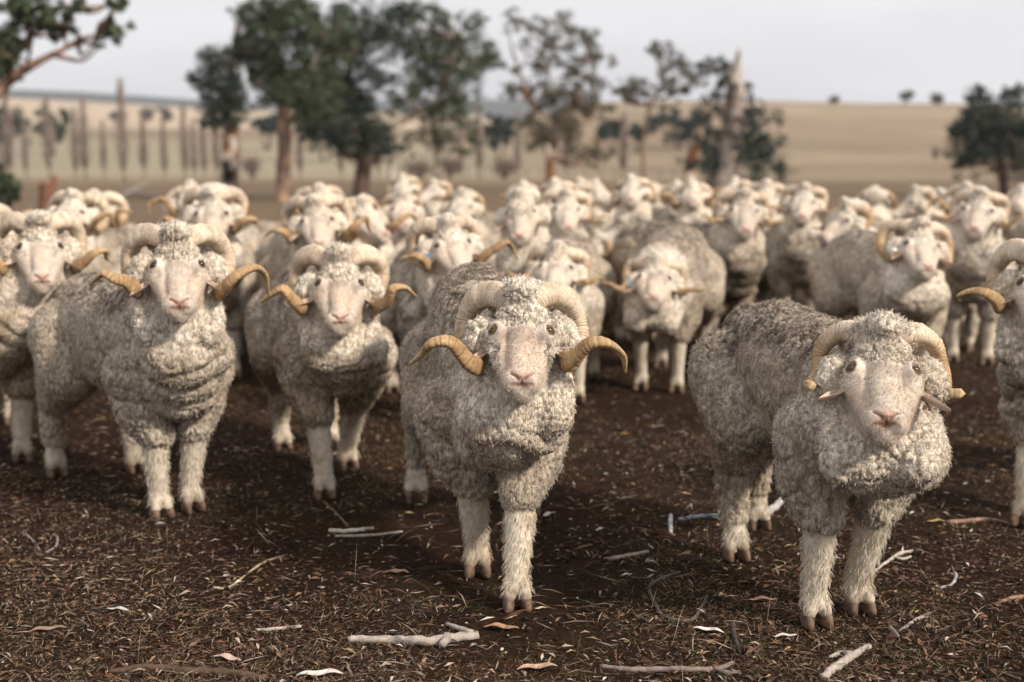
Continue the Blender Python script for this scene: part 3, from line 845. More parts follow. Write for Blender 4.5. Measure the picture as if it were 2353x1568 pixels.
gc = np.tile(soil, (len(gx), 1))
nz1 = fbm(GP * .12, 5)
gc = mixc(gc, brown * .55, sstep(7, 16, gD + 2 * nz1)); gc = mixc(gc, brown, sstep(16, 34, gD + 6 * nz1)); gc = mixc(gc, grass, sstep(75, 110, gD + 10 * nz1))
wr_ = sstep(1050, 1350, gXp)
gc = mixc(gc, green, (1 - wr_) * sstep(115, 135, gD) * sstep(340, 300, gD) * .9)
gc = mixc(gc, dark, (1 - wr_) * .7 * np.exp(-((gD - 400) / 60) ** 2))
gc = mixc(gc, pale, (1 - wr_) * sstep(470, 560, gD))
band = fbm(np.stack([gx * .004, gD * .035, 0 * gx], 1), 6)
gc = mixc(gc, dark * 1.25, wr_ * sstep(.1, .4, band) * .5 * (gD > 120))
gc = mixc(gc, grass * 1.28, wr_ * sstep(-.1, -.4, band) * .6 * (gD > 110))
for (d0, w0, c0, a0) in ((165, 14, dark, .55), (205, 10, grass * 1.25, .6), (245, 14, dark * 1.1, .4), (300, 12, grass * 1.2, .5), (350, 20, dark * 1.2, .25)):
    gc = mixc(gc, c0, wr_ * a0 * np.exp(-((gD + 18 * nz1 - d0) / w0) ** 2))
mot = fbm(np.stack([gx * .02, gD * .012, 0 * gx], 1), 12)
gc = mixc(gc, green * .8, (1 - wr_) * sstep(.15, .5, mot) * .5 * (gD > 450) * (gD < 1400))
gc = gc * (1 + .16 * fbm(np.stack([gx * .05, gD * .03, 0 * gx], 1), 14) * (gD > 30))[:, None]
gc = mixc(gc, bush, sstep(1400, 1700, gD))
t = MT('ground_soil_and_pasture', .97, .05)
co = t.coord()
f1 = t.noise(co, 55, 6, .7); f2 = t.noise(co, 9, 5, .65); f3 = t.noise(co, 1.3, 4, .6)
c = t.mix(.85, t.attr(), t.ramp(f1, [(.30, (.35, .33, .32)), (.55, (1.0, .98, .95)), (.72, (2.1, 1.95, 1.7))]), 'MULTIPLY')
c = t.mix(.7, c, t.ramp(f2, [(.30, (.55, .53, .52)), (.7, (1.45, 1.38, 1.28))]), 'MULTIPLY')
c = t.mix(.6, c, t.ramp(f3, [(.30, (.65, .65, .68)), (.7, (1.35, 1.28, 1.18))]), 'MULTIPLY')
f5 = t.noise(co, 2.6, 5, .65); c = t.mix(t.ramp(f5, [(.52, (0, 0, 0)), (.66, (.55, .55, .55))]), c, t.mix(1, c, (.95, 1.15, .75), 'MULTIPLY'))
f6 = t.noise(t.coord('Object', (1, 1.7, 1)), 1.9, 5, .7); c = t.mix(t.ramp(f6, [(.50, (0, 0, 0)), (.68, (.7, .7, .7))]), c, t.mix(1, c, (1.55, 1.15, .9), 'MULTIPLY'))
t.color(c); t.bump(f1, .9, .02)
tag(mesh_np('ground', np.stack([gx, gy, gz], 1), GF, t.m, None, True, gc), kind='structure')

def gz_at(x, y): return float(terrain_h(np.array([x]), np.array([y]))[0])

# ------------------------------------------------------------------ TREES
def tube(pts, rad, segs=8, jag=0.0, seed=0):
    rng = np.random.RandomState(seed)
    P = np.array(pts, float); n = len(P)
    T = np.gradient(P, axis=0); T /= np.linalg.norm(T, axis=1)[:, None] + 1e-9
    a = np.linspace(0, 2 * math.pi, segs, endpoint=False); V = []
    up = np.array([0.31, 0.52, 0.79])
    for k in range(n):
        o = up - T[k] * (up @ T[k]); o /= np.linalg.norm(o); b = np.cross(T[k], o)
        r = rad[k] * (1 + jag * rng.uniform(-1, 1, segs))
        V.append(P[k] + np.outer(r * np.cos(a), o) + np.outer(r * np.sin(a), b))
    V = np.concatenate(V + [P[:1], P[-1:]])
    i = np.arange(n - 1)[:, None] * segs; j = np.arange(segs)[None]; j2 = (j + 1) % segs
    Fq = np.stack([i + j, i + j2, i + segs + j2, i + segs + j], -1).reshape(-1, 4)
    jj = np.arange(segs); A = n * segs
    c1 = np.stack([(jj + 1) % segs, jj, np.full(segs, A)], -1); c2 = np.stack([(n - 1) * segs + jj, (n - 1) * segs + (jj + 1) % segs, np.full(segs, A + 1)], -1)
    Ft = np.concatenate([c1, c2])
    return V, Fq, Ft

class Bag:
    def __init__(self): self.V = []; self.Q = []; self.T = []; self.C = []; self.o = 0
    def add(self, V, Q=None, T=None, c=None):
        self.V.append(V)
        if Q is not None and len(Q): self.Q.append(Q + self.o)
        if T is not None and len(T): self.T.append(T + self.o)
        self.C.append(np.tile(np.array(c if c is not None else (.5, .5, .5)), (len(V), 1)) if np.ndim(c) < 2 else c)
        self.o += len(V)
    def build(self, name, mat, parent=None, smooth=False):
        F = []
        if self.Q: F.append(np.concatenate(self.Q))
        if self.T: F.append(np.concatenate(self.T))
        return mesh_np(name, np.concatenate(self.V), F, mat, parent, smooth, np.concatenate(self.C))

def attr_mat(name, rough=.9, spec=.15, var=.35, scale=20, bump=0, trans=0):
    t = MT(name, rough, spec); co = t.coord(); f = t.noise(co, scale, 4)
    t.color(t.mix(1, t.attr(), t.ramp(f, [(.3, (1 - var,) * 3), (.7, (1 + var,) * 3)]), 'MULTIPLY'))
    if bump: t.bump(f, .6, bump)
    return t.m
ML = attr_mat('gum_leaves', .6, .3, .3, 3)
MB = attr_mat('bark', .95, .1, .45, 4, .03)
MW = attr_mat('weathered_wood', .9, .15, .35, 60, .004)
MG = attr_mat('litter', .9, .12, .25, 80)

def smooth_path(pts, rad, n):
    C = catmull(np.array([list(p) + [r] for p, r in zip(pts, rad)]), n)
    return C[:, :3], np.maximum(C[:, 3], .004)

def leaves(rng, c, r, n, size, base, var=.35):
    """n leaf blades in an uneven puff at c"""
    u = rng.normal(0, 1, (n, 3)); u /= np.linalg.norm(u, axis=1)[:, None]
    rr = rng.rand(n) ** .45
    # sub puffs make light and dark clumps
    k = max(5, int(n / 38)); sc = rng.normal(0, .46, (k, 3)); pick = rng.randint(0, k, n)
    p = np.array(c) + (sc[pick] * .9 + u * rr[:, None] * .36) * r * np.array([1, 1, .8])
    d = rng.normal(0, 1, (n, 3)); d[:, 2] -= .7; d /= np.linalg.norm(d, axis=1)[:, None]
    s = np.cross(d, rng.normal(0, 1, (n, 3))); s /= np.linalg.norm(s, axis=1)[:, None]
    L = size * rng.uniform(.6, 1.4, (n, 1)); W_ = L * .22
    V = np.stack([p - d * L * .5, p + s * W_, p + d * L * .5, p - s * W_], 1).reshape(-1, 3)
    Q = (np.arange(n)[:, None] * 4 + np.arange(4)[None])
    cl = np.array(base) * (1 + var * rng.uniform(-1, 1, (k, 1)))[pick] * rng.uniform(.75, 1.3, (n, 1))
    return V, Q, np.repeat(cl, 4, 0)

GREEN = (.050, .068, .034); OLIVE = (.090, .080, .048); DEEP = (.028, .042, .030)
def gum(name, label, D, trunk, tw, clusters, base=GREEN, limbs=(), seed=0, bark=(.20, .14, .11), bark2=None, cat='tree', leafn=1.0, size=.13, spread=.5, group='gum trees in the paddock'):
    rng = np.random.RandomState(seed)
    b = at_depth(trunk[0][0], trunk[0][1], D); gzv = gz_at(b[0], D)
    root = empty(name, (b[0], D, gzv)); tag(root, label, cat, group)
    O = np.array([b[0], D, gzv])
    W3 = lambda px, py, dd=0.0: at_depth(px, py, D + dd) - O
    pts = [W3(x, y, rng.uniform(-.3, .3)) for x, y in trunk]; pts[0][2] = -.15; pts[0][1] = 0
    tw = [w_ * 1.15 * D / F_PX / 2 for w_ in tw]
    P_, R_ = smooth_path(pts, tw, 28)
    tb = Bag(); V, Q, T = tube(P_, R_, 12, .10, seed)
    cols = np.tile(np.array(bark), (len(V), 1))
    if bark2 is not None:
        nn = fbm(V * 1.6, seed, 3)
        for lo, c2 in bark2: cols = mixc(cols, np.array(c2), sstep(lo - .06, lo + .06, nn + .0))
    tb.add(V, Q, T, cols); tb.build('trunk', MB, root, True)
    anchors = [P_[k] for k in range(6, 28, 2)]
    for li, (lp, lw, lc) in enumerate(limbs):
        pp = [W3(x, y, rng.uniform(-.5, .5) * (q > 0)) for q, (x, y) in enumerate(lp)]
        a, r2 = smooth_path(pp, [w_ * D / F_PX / 2 for w_ in lw], 16)
        lb = Bag(); V, Q, T = tube(a, r2, 8, .1, seed + li); lb.add(V, Q, T, lc or bark); lb.build('limb', MB, root, True)
        anchors += [a[k] for k in range(4, 16, 3)]
    lf = Bag(); tg = Bag()
    extra = []
    for (x, y, r) in clusters:
        for _ in range(3):
            an = rng.uniform(0, 6.283); extra.append((x + math.cos(an) * r * rng.uniform(.9, 1.45), y + math.sin(an) * r * rng.uniform(.8, 1.2), r * rng.uniform(.22, .45)))
    for (x, y, r) in list(clusters) + extra:
        rm = r * D / F_PX
        for rep in range(2 if r > 15 else 1):
            dd = rng.normal(0, spread * 1.5)
            c = W3(x + rng.normal(0, r * .15), y + rng.normal(0, r * .12), dd)
            n = int((r * r * .25 + 22) * leafn)
            V, Q, cc = leaves(rng, c, rm * 1.38, n, size, base); lf.add(V, Q, None, cc)
        a = min(anchors, key=lambda q_: np.linalg.norm(q_ - c) + (0 if q_[2] < c[2] else .6))
        mid_ = (a + c) / 2 + np.array([0, 0, -.12 * np.linalg.norm(c - a)]) + rng.normal(0, .08, 3)
        pa, ra = smooth_path([a, mid_, c], [.05, .03, .012], 7)
        V, Q, T = tube(pa, ra, 5); tg.add(V, Q, T, np.array(bark) * .9)
    if clusters:
        lf.build('crown', ML, root); tg.build('twigs', MB, root)
    return root

RUST = (.17, .075, .04); ASHW = (.50, .44, .38); CHAR = (.02, .015, .012)
gum('gum_tree', 'gum branch with hanging leaf tufts reaching in at the top left corner', 22, [(-150, 560), (-120, 350), (-60, 250), (0, 205), (60, 158), (150, 112), (190, 88), (235, 80)], [60, 52, 40, 24, 17, 10, 7, 4],
    [(20, 95, 34), (60, 40, 30), (110, 18, 30), (140, 68, 26), (30, 5, 34), (252, 72, 24), (180, 8, 22), (262, 4, 18), (5, 135, 28), (15, 170, 18), (90, 60, 16), (225, 100, 9)], GREEN, seed=1, size=.10, spread=.3, bark=(.24, .15, .11),
    limbs=[([(60, 158), (70, 100), (60, 40)], [9, 6, 3], None), ([(150, 112), (155, 60), (180, 5)], [6, 4, 2], None)])
gum('gum_tree', 'gum with a burnt rust and white lower trunk and dark tufted crown', 48, [(528, 440), (527, 370), (530, 300), (522, 230), (535, 150), (545, 60)], [36, 34, 26, 20, 15, 8],
    [(520, 148, 42), (498, 188, 42), (532, 235, 42), (520, 272, 36), (452, 180, 17), (556, 120, 34), (486, 150, 25), (545, 195, 30), (470, 205, 14), (508, 250, 36), (540, 20, 14)], DEEP, seed=2, bark=RUST, bark2=[(-.05, ASHW), (.22, CHAR)], leafn=1.3)
gum('gum_tree', 'tall gum with a straight brown trunk and full crown left of centre', 42, [(650, 472), (651, 400), (654, 330), (650, 230), (640, 150), (622, 60)], [32, 30, 27, 24, 17, 9],
    [(600, 58, 45), (640, 36, 45), (590, 118, 42), (655, 105, 48), (662, 178, 48), (620, 178, 34), (700, 60, 38), (735, 100, 44), (690, 205, 48), (722, 240, 46), (562, 95, 22), (762, 60, 36), (782, 112, 40), (640, 215, 30), (680, 18, 32), (600, 14, 28), (720, 150, 42), (762, 172, 40), (600, 165, 32)], GREEN, seed=3, bark=(.17, .115, .09), bark2=[(.18, (.34, .22, .15))],
    limbs=[([(650, 250), (690, 190), (735, 120), (760, 70)], [14, 10, 6, 4], (.36, .28, .22)), ([(648, 200), (610, 140), (595, 80)], [12, 8, 4], None)], leafn=1.1)
gum('gum_tree', 'bushy gum with a leaning dark trunk and foliage hanging low', 46, [(828, 445), (836, 385), (850, 335), (820, 250), (800, 170), (830, 80)], [34, 30, 26, 20, 15, 8],
    [(762, 250, 55), (800, 300, 55), (742, 292, 42), (850, 285, 40), (872, 325, 34), (905, 335, 16), (942, 338, 14), (822, 218, 40), (770, 200, 38), (830, 150, 34), (872, 88, 42), (850, 40, 36), (900, 40, 34), (800, 62, 32), (932, 18, 28), (830, 335, 30), (785, 345, 18), (860, 355, 14), (722, 205, 42), (705, 262, 40), (882, 180, 30), (812, 105, 36), (790, 20, 30)], DEEP, seed=4, bark=(.11, .075, .06), leafn=1.1)
gum('gum_tree', 'open gum with arching boughs and a pale dead stem at its foot', 50, [(1005, 440), (1009, 350), (1000, 290), (1012, 220), (1040, 140), (1060, 80)], [20, 20, 18, 16, 12, 6],
    [(1010, 195, 52), (950, 188, 34), (1000, 258, 46), (1050, 245, 38), (1035, 300, 36), (985, 322, 28), (1092, 160, 34), (1002, 108, 50), (1062, 98, 46), (962, 80, 40), (1104, 112, 32), (1132, 150, 22), (930, 112, 34), (1020, 58, 30), (1000, 30, 20), (930, 232, 34), (1082, 60, 30), (985, 150, 40), (1062, 330, 28), (955, 20, 30), (1060, 200, 34)], GREEN, seed=5, bark=(.30, .22, .17), bark2=[(.0, ASHW)],
    limbs=[([(890, 300), (940, 270), (1000, 240), (1062, 212)], [17, 14, 11, 6], (.50, .42, .34))], leafn=.95)
gum('dead_tree', 'short pale dead trunk standing left of the open gum', 47, [(902, 430), (900, 390), (899, 350)], [14, 12, 8], [], seed=55, bark=(.45, .40, .35), group=None)
gum('gum_tree', 'sparse olive gum with an orange lower trunk in the middle distance', 60, [(1265, 420), (1262, 370), (1250, 310), (1232, 260), (1210, 212), (1190, 150)], [18, 17, 14, 12, 9, 4],
    [(1190, 48, 22), (1242, 68, 26), (1290, 68, 30), (1338, 98, 30), (1372, 132, 26), (1210, 112, 15), (1270, 130, 26), (1240, 152, 20), (1322, 160, 26), (1290, 200, 36), (1350, 190, 26), (1250, 218, 26), (1200, 205, 20), (1170, 212, 20), (1282, 250, 34), (1332, 240, 30), (1370, 240, 30), (1302, 308, 36), (1240, 310, 40), (1350, 338, 26), (1372, 362, 20), (1180, 165, 10)], OLIVE, seed=6, bark=(.22, .11, .06), bark2=[(.1, (.55, .48, .40))],
    limbs=[([(1262, 350), (1300, 280), (1340, 180), (1350, 110)], [9, 7, 5, 3], (.3, .22, .17)), ([(1235, 262), (1260, 180), (1270, 90)], [7, 5, 3], None)], leafn=1.0, size=.16)
gum('gum_tree', 'thin gum left of the dead snag, small scattered tufts', 75, [(1482, 412), (1478, 330), (1490, 260), (1530, 180)], [9, 8, 7, 4],
    [(1450, 190, 27), (1482, 210, 22), (1530, 122, 24), (1562, 150, 26), (1592, 172, 26), (1570, 212, 22), (1530, 202, 22), (1502, 116, 12), (1440, 225, 20), (1420, 200, 14)], OLIVE, seed=7, leafn=1.2, size=.18)
gum('broken_stump', 'snapped reddish dead stem leaning right beside the tall snag', 52, [(1578, 412), (1588, 370), (1602, 330), (1612, 290), (1640, 245)], [26, 22, 16, 11, 4], [], seed=8, bark=RUST, bark2=[(.05, (.42, .34, .28))], group=None)
gum('dead_tree', 'tall bare grey snag with a broken fork, shrubs round its base', 45, [(1654, 425), (1674, 350), (1688, 260), (1690, 190), (1694, 145), (1698, 112)], [74, 50, 42, 32, 15, 5],
    [(1640, 258, 34), (1650, 340, 42), (1622, 380, 34), (1742, 378, 44), (1746, 330, 36), (1748, 280, 32), (1650, 160, 24), (1622, 150, 18), (1705, 205, 18), (1738, 345, 36), (1730, 245, 16), (1655, 200, 22)], DEEP, seed=9, bark=(.30, .25, .22), bark2=[(.15, (.42, .37, .33))],
    limbs=[([(1690, 345), (1712, 300), (1745, 235)], [32, 27, 15], (.42, .37, .32))], leafn=1.1, group=None)
gum('gum_tree', 'dense dark gum at the right edge of the paddock', 50, [(2308, 445), (2303, 390), (2296, 330), (2290, 260)], [20, 18, 14, 8],
    [(2230, 300, 40), (2262, 262, 42), (2310, 270, 44), (2345, 300, 44), (2215, 372, 30), (2240, 338, 40), (2292, 350, 44), (2345, 372, 44), (2250, 236, 24), (2320, 222, 26), (2355, 215, 18), (2275, 305, 46), (2205, 300, 18), (2380, 330, 50)], DEEP, seed=10, bark=(.09, .06, .05), leafn=1.3)

# bare poplars: upright fans of twigs
def poplar(seed, h=9.0):
    rng = np.random.RandomState(seed); bg_ = Bag()
    root = empty('bare_poplar', (0, 0, 0)); tag(root, 'x', 'tree', 'leafless poplars in a row')
    P_, R_ = smooth_path([(0, 0, -.3), (.05, 0, h * .35), (0, .05, h * .7), (.05, 0, h)], [.10, .08, .05, .015], 12)
    b = Bag(); V, Q, T = tube(P_, R_, 8, .05, seed); b.add(V, Q, T, (.27, .22, .19)); b.build('trunk', MB, root, True)
    for k in range(300):
        z = rng.uniform(.06, .92) * h; a = rng.uniform(0, 6.283); L = (1.25 - z / h) * rng.uniform(.8, 1.9) * h * .15; o = rng.uniform(.12, .34)
        d = np.array([math.cos(a) * o, math.sin(a) * o, 1]); p = np.array([0, 0, z])
        V, Q, T = tube([p, p + d * L * .5, p + d * L + np.array([0, 0, L * .15])], [.026, .018, .007], 3); bg_.add(V, Q, T, np.array([.25, .20, .17]) * rng.uniform(.7, 1.3))
    bg_.build('twigs', MB, root)
    return root
pp = [poplar(1), poplar(2, 8.0)]
spots = [(22, 100, 1.0, 'leftmost bare poplar behind the flock'), (115, 108, 1.15, 'bare poplar just right of the reddish stump at left'), (175, 112, .9, 'slim bare poplar, left one of the close pair at left'),
         (197, 108, 1.1, 'taller bare poplar, right one of the close pair at left'), (285, 88, 1.0, 'bare poplar with the thickest trunk, above the fallen branches'), (332, 112, .95, 'bare poplar right of the thickest-trunked one'),
         (425, 105, .9, 'bare poplar above the tall long-faced ram, left of a clump'), (448, 112, .85, 'bare poplar in the middle of the clump above the long-faced ram'), (470, 115, .8, 'bare poplar at the right of the clump above the long-faced ram'), (498, 108, .9, 'bare poplar touching the burnt gum trunk at its left'),
         (690, 112, .85, 'bare poplar right of the tall straight gum trunk'), (785, 105, .8, 'bare poplar under the bushy gum foliage'), (1060, 110, .75, 'dark-stemmed bare poplar right of the open gum'), (1100, 104, 1.0, 'broad bare poplar, tallest between the two middle gums'),
         (60, 116, .8, 'faint bare poplar between the two leftmost ones'), (240, 118, .85, 'faint bare poplar left of the thickest-trunked one'), (378, 118, .8, 'faint bare poplar midway between the clump and the ones at left'), (548, 116, .8, 'bare poplar just right of the burnt gum trunk'), (870, 116, .8, 'bare poplar between the bushy gum trunk and the pale dead trunk'), (1300, 118, .9, 'bare poplar just right of the orange-trunked gum'),
         (1190, 118, .9, 'bare poplar left of the olive gum'), (1433, 112, .95, 'bare poplar right of the olive gum')]
for k, (x, D, sc, lab) in enumerate(spots):
    o = pp[k] if k < 2 else copy_tree(pp[k % 2])
    p = at_depth(x, 400, D); o.location = (p[0], D, gz_at(p[0], D)); o.rotation_euler = (0, 0, k * 1.3); o.scale = (sc * 1.2, sc * 1.2, sc * .78); o['label'] = lab

# bushes and far trees: rounded leafy masses with stems
def bush(label, X, Y, D, rx, rz, base=DEEP, seed=0, n=900, bare=False, name='bush', cat='bush'):
    if D < 400 and not bare: rx *= 1.35; rz *= 1.3
    rng = np.random.RandomState(seed + 500)
    b = at_depth(X, Y, D); g = gz_at(b[0], D)
    root = empty(name, (b[0], D, g)); tag(root, label, cat)
    m = D / F_PX; k = max(7, int(rx / rz * 7)); sb = Bag()
    cz = max(b[2] - g, rz * m * .8)
    for q_ in range(5):
        a = rng.uniform(-.6, .6) * rx * m
        V, Q, T = tube([(a * .2, 0, -.2), (a * .6, rng.uniform(-.3, .3), cz * .6), (a, rng.uniform(-.5, .5), cz + rz * m * .5)], [.05 + .0006 * D, .04, .015], 5); sb.add(V, Q, T, (.16, .12, .10))
    sb.build('stems', MB, root)
    if bare:
        tb = Bag()
        for q_ in range(n // 4):
            p = np.array([rng.normal(0, .4) * rx * m, rng.normal(0, .4) * rx * m * .6, cz * .2 + rng.rand() * (cz * .6)]); d = np.array([rng.normal(0, .35), rng.normal(0, .35), 1.0]) * rz * m * rng.uniform(.4, .9)
            V, Q, T = tube([p, p + d * .5, p + d], [.02, .014, .005], 3); tb.add(V, Q, T, np.array([.24, .18, .15]) * rng.uniform(.7, 1.3))
        tb.build('twigs', MB, root)
    else:
        lb = Bag()
        for q_ in range(k):
            c = np.array([rng.uniform(-.65, .65) * rx * m, rng.uniform(-.5, .5) * rx * m * .7, cz + rng.uniform(-.5, .4) * rz * m])
            V, Q, cc = leaves(rng, c, rz * m * .85, int(n * 2.2) // k, max(.16, .0034 * D), base); lb.add(V, Q, None, cc)
        lb.build('foliage', ML, root)
    return root
for k, a in enumerate([
    ('dark hedge-like thicket on the hillside left of the snag', 1560, 286, 230, 62, 34, DEEP), ('dark thicket on the slope right of the olive gum', 1408, 300, 215, 30, 22, DEEP), ('small dark bush between the two slope thickets', 1465, 305, 220, 16, 16, DEEP),
    ('dark hedge behind the tall straight gum, left side', 612, 286, 250, 30, 16, DEEP), ('wide dark pine clump behind the bushy gum', 745, 282, 190, 60, 34, DEEP), ('dark green bush between the middle gums', 1150, 300, 170, 32, 26, DEEP),
    ('rounded green tree on the pale slope at left', 118, 282, 200, 26, 26, GREEN), ('dark bush at the left edge above the poplars', 8, 292, 120, 38, 34, DEEP), ('pale green bush at the left edge among the rams', -12, 442, 30, 40, 34, GREEN),
    ('small tree on the far pale ridge, leftmost of three', 272, 266, 600, 16, 10, OLIVE), ('small tree on the far pale ridge, middle of three', 338, 262, 640, 16, 12, OLIVE), ('small tree on the far pale ridge, rightmost of three', 384, 260, 650, 10, 12, OLIVE),
    ('lone small tree on the right hill skyline, left one', 1915, 234, 440, 9, 7, OLIVE), ('lone small tree on the right hill skyline, middle one', 2082, 218, 440, 14, 9, OLIVE), ('lone small tree on the right hill skyline, right one', 2152, 238, 440, 14, 11, OLIVE)]):
    bush(*a, seed=k, n=900 if a[3] > 100 else 1500, name='bush' if 'tree' not in a[0] else 'small_tree', cat='bush' if 'tree' not in a[0] else 'tree')
for k, a in enumerate([('bare brown shrub below the open gum', 960, 375, 100, 50, 34), ('bare brown shrub between the open gum and the broad poplar', 1035, 370, 102, 34, 40), ('bare brown shrub right of the broad poplar', 1160, 372, 104, 40, 34),
                       ('rounded bare tree behind the burnt trunk', 578, 360, 110, 26, 22), ('twiggy brown shrub on the open slope at right', 2150, 345, 190, 8, 18)]):
    bush(*a, seed=40 + k, bare=True, n=1100, name='bare_shrub', cat='shrub')

# post and wire fence along the far paddock edge
fr = empty('wire_fence', (0, 112, 0)); tag(fr, 'thin post and wire fence along the paddock edge behind the middle gums', 'fence')
fx_ = [float(at_depth(x, 400, 112)[0]) for x in range(1075, 1560, 34)]
for k, x in enumerate(fx_):
    b = Bag(); z0 = gz_at(x, 112); V, Q, T = tube([(x, 0, z0 - .3), (x, 0, z0 + .6), (x + .03, 0, z0 + 1.25)], [.07, .065, .06], 6); b.add(V, Q, T, (.26, .22, .18)); b.build('post', MB, fr, True)
for hh in (.45, .8, 1.1):
    b = Bag(); V, Q, T = tube([(x, 0, gz_at(x, 112) + hh) for x in fx_], [.012] * len(fx_), 4); b.add(V, Q, T, (.25, .25, .25)); b.build('wire', MB, fr)
# rusty stump, fallen timber, pipe
def log(name, label, pts, rad, col, cat='log', D=None, seed=0, mat=None, forks=(), n=22, jag=.12, lift=.6, group=None):
    """pts: photo pixels on the ground"""
    rng = np.random.RandomState(seed)
    P3 = []
    for (x, y), r in zip(pts, rad):
        g = at_ground(x, y); P3.append([g[0], g[1], gz_at(g[0], g[1]) + r * lift])
    c = np.mean(P3, 0); c[2] = 0
    P_, R_ = smooth_path(np.array(P3) - c, rad, n)
    P_ = P_ + rng.normal(0, 1, P_.shape) * np.array(R_)[:, None] * .11
    b = Bag(); V, Q, T = tube(P_, R_, 10, jag, seed)
    nn = fbm(V * np.array([60, 60, 60]) * .6, seed, 3)
    cols = mixc(np.tile(np.array(col), (len(V), 1)), np.array(col) * .45, sstep(.15, .4, nn))
    b.add(V, Q, T, cols)
    for fp, fr in forks:
        q = []
        for (x, y), r in zip(fp, fr):
            g = at_ground(x, y); q.append([g[0] - c[0], g[1] - c[1], gz_at(g[0], g[1]) + r])
        a, r2 = smooth_path(q, fr, 10); V, Q, T = tube(a, r2, 7, jag, seed + 3); b.add(V, Q, T, np.array(col) * .9)
    o = b.build(name, mat or MW, None, True); o.location = tuple(c); tag(o, label, cat, group)
    return o
PALEW = (.36, .315, .27); GREYW = (.23, .21, .195); BROWNW = (.10, .065, .045); PINKW = (.27, .175, .13)
log('fallen_branch', 'fallen grey branches lying behind the rams at left', [(265, 466), (300, 440), (345, 420)], [.05, .045, .02], (.40, .38, .37), 'branch', forks=[([(300, 441), (350, 452), (370, 458)], [.04, .03, .015]), ([(290, 448), (250, 452), (225, 462)], [.04, .03, .02])])
sp = at_depth(104, 412, 34); st = empty('rusty_stump', (sp[0], 34, gz_at(sp[0], 34))); tag(st, 'short rust-brown tree stump in the paddock at far left', 'stump')
b = Bag(); P_, R_ = smooth_path([(0, 0, -.1), (.02, 0, .35), (.0, 0, .75)], [.26, .20, .17], 10); V, Q, T = tube(P_, R_, 12, .15, 4); b.add(V, Q, T, (.17, .09, .06)); b.build('bole', MB, st, True)
b = Bag(); P_, R_ = smooth_path([(.05, 0, .5), (.2, 0, .7), (.26, 0, .95)], [.10, .08, .04], 6); V, Q, T = tube(P_, R_, 8, .15, 5); b.add(V, Q, T, (.20, .08, .05)); b.build('snag', MB, st, True)
log('poly_pipe', 'dark blue-black poly pipe lying on the ground behind the front right ram', [(1340, 672), (1500, 668), (1700, 664), (1900, 661), (2100, 662), (2260, 664)], [.055] * 6, (.010, .014, .030), 'pipe', mat=mat_simple('pipe_plastic', (.010, .014, .032), .5, .3, .2, 5), n=40, jag=0)

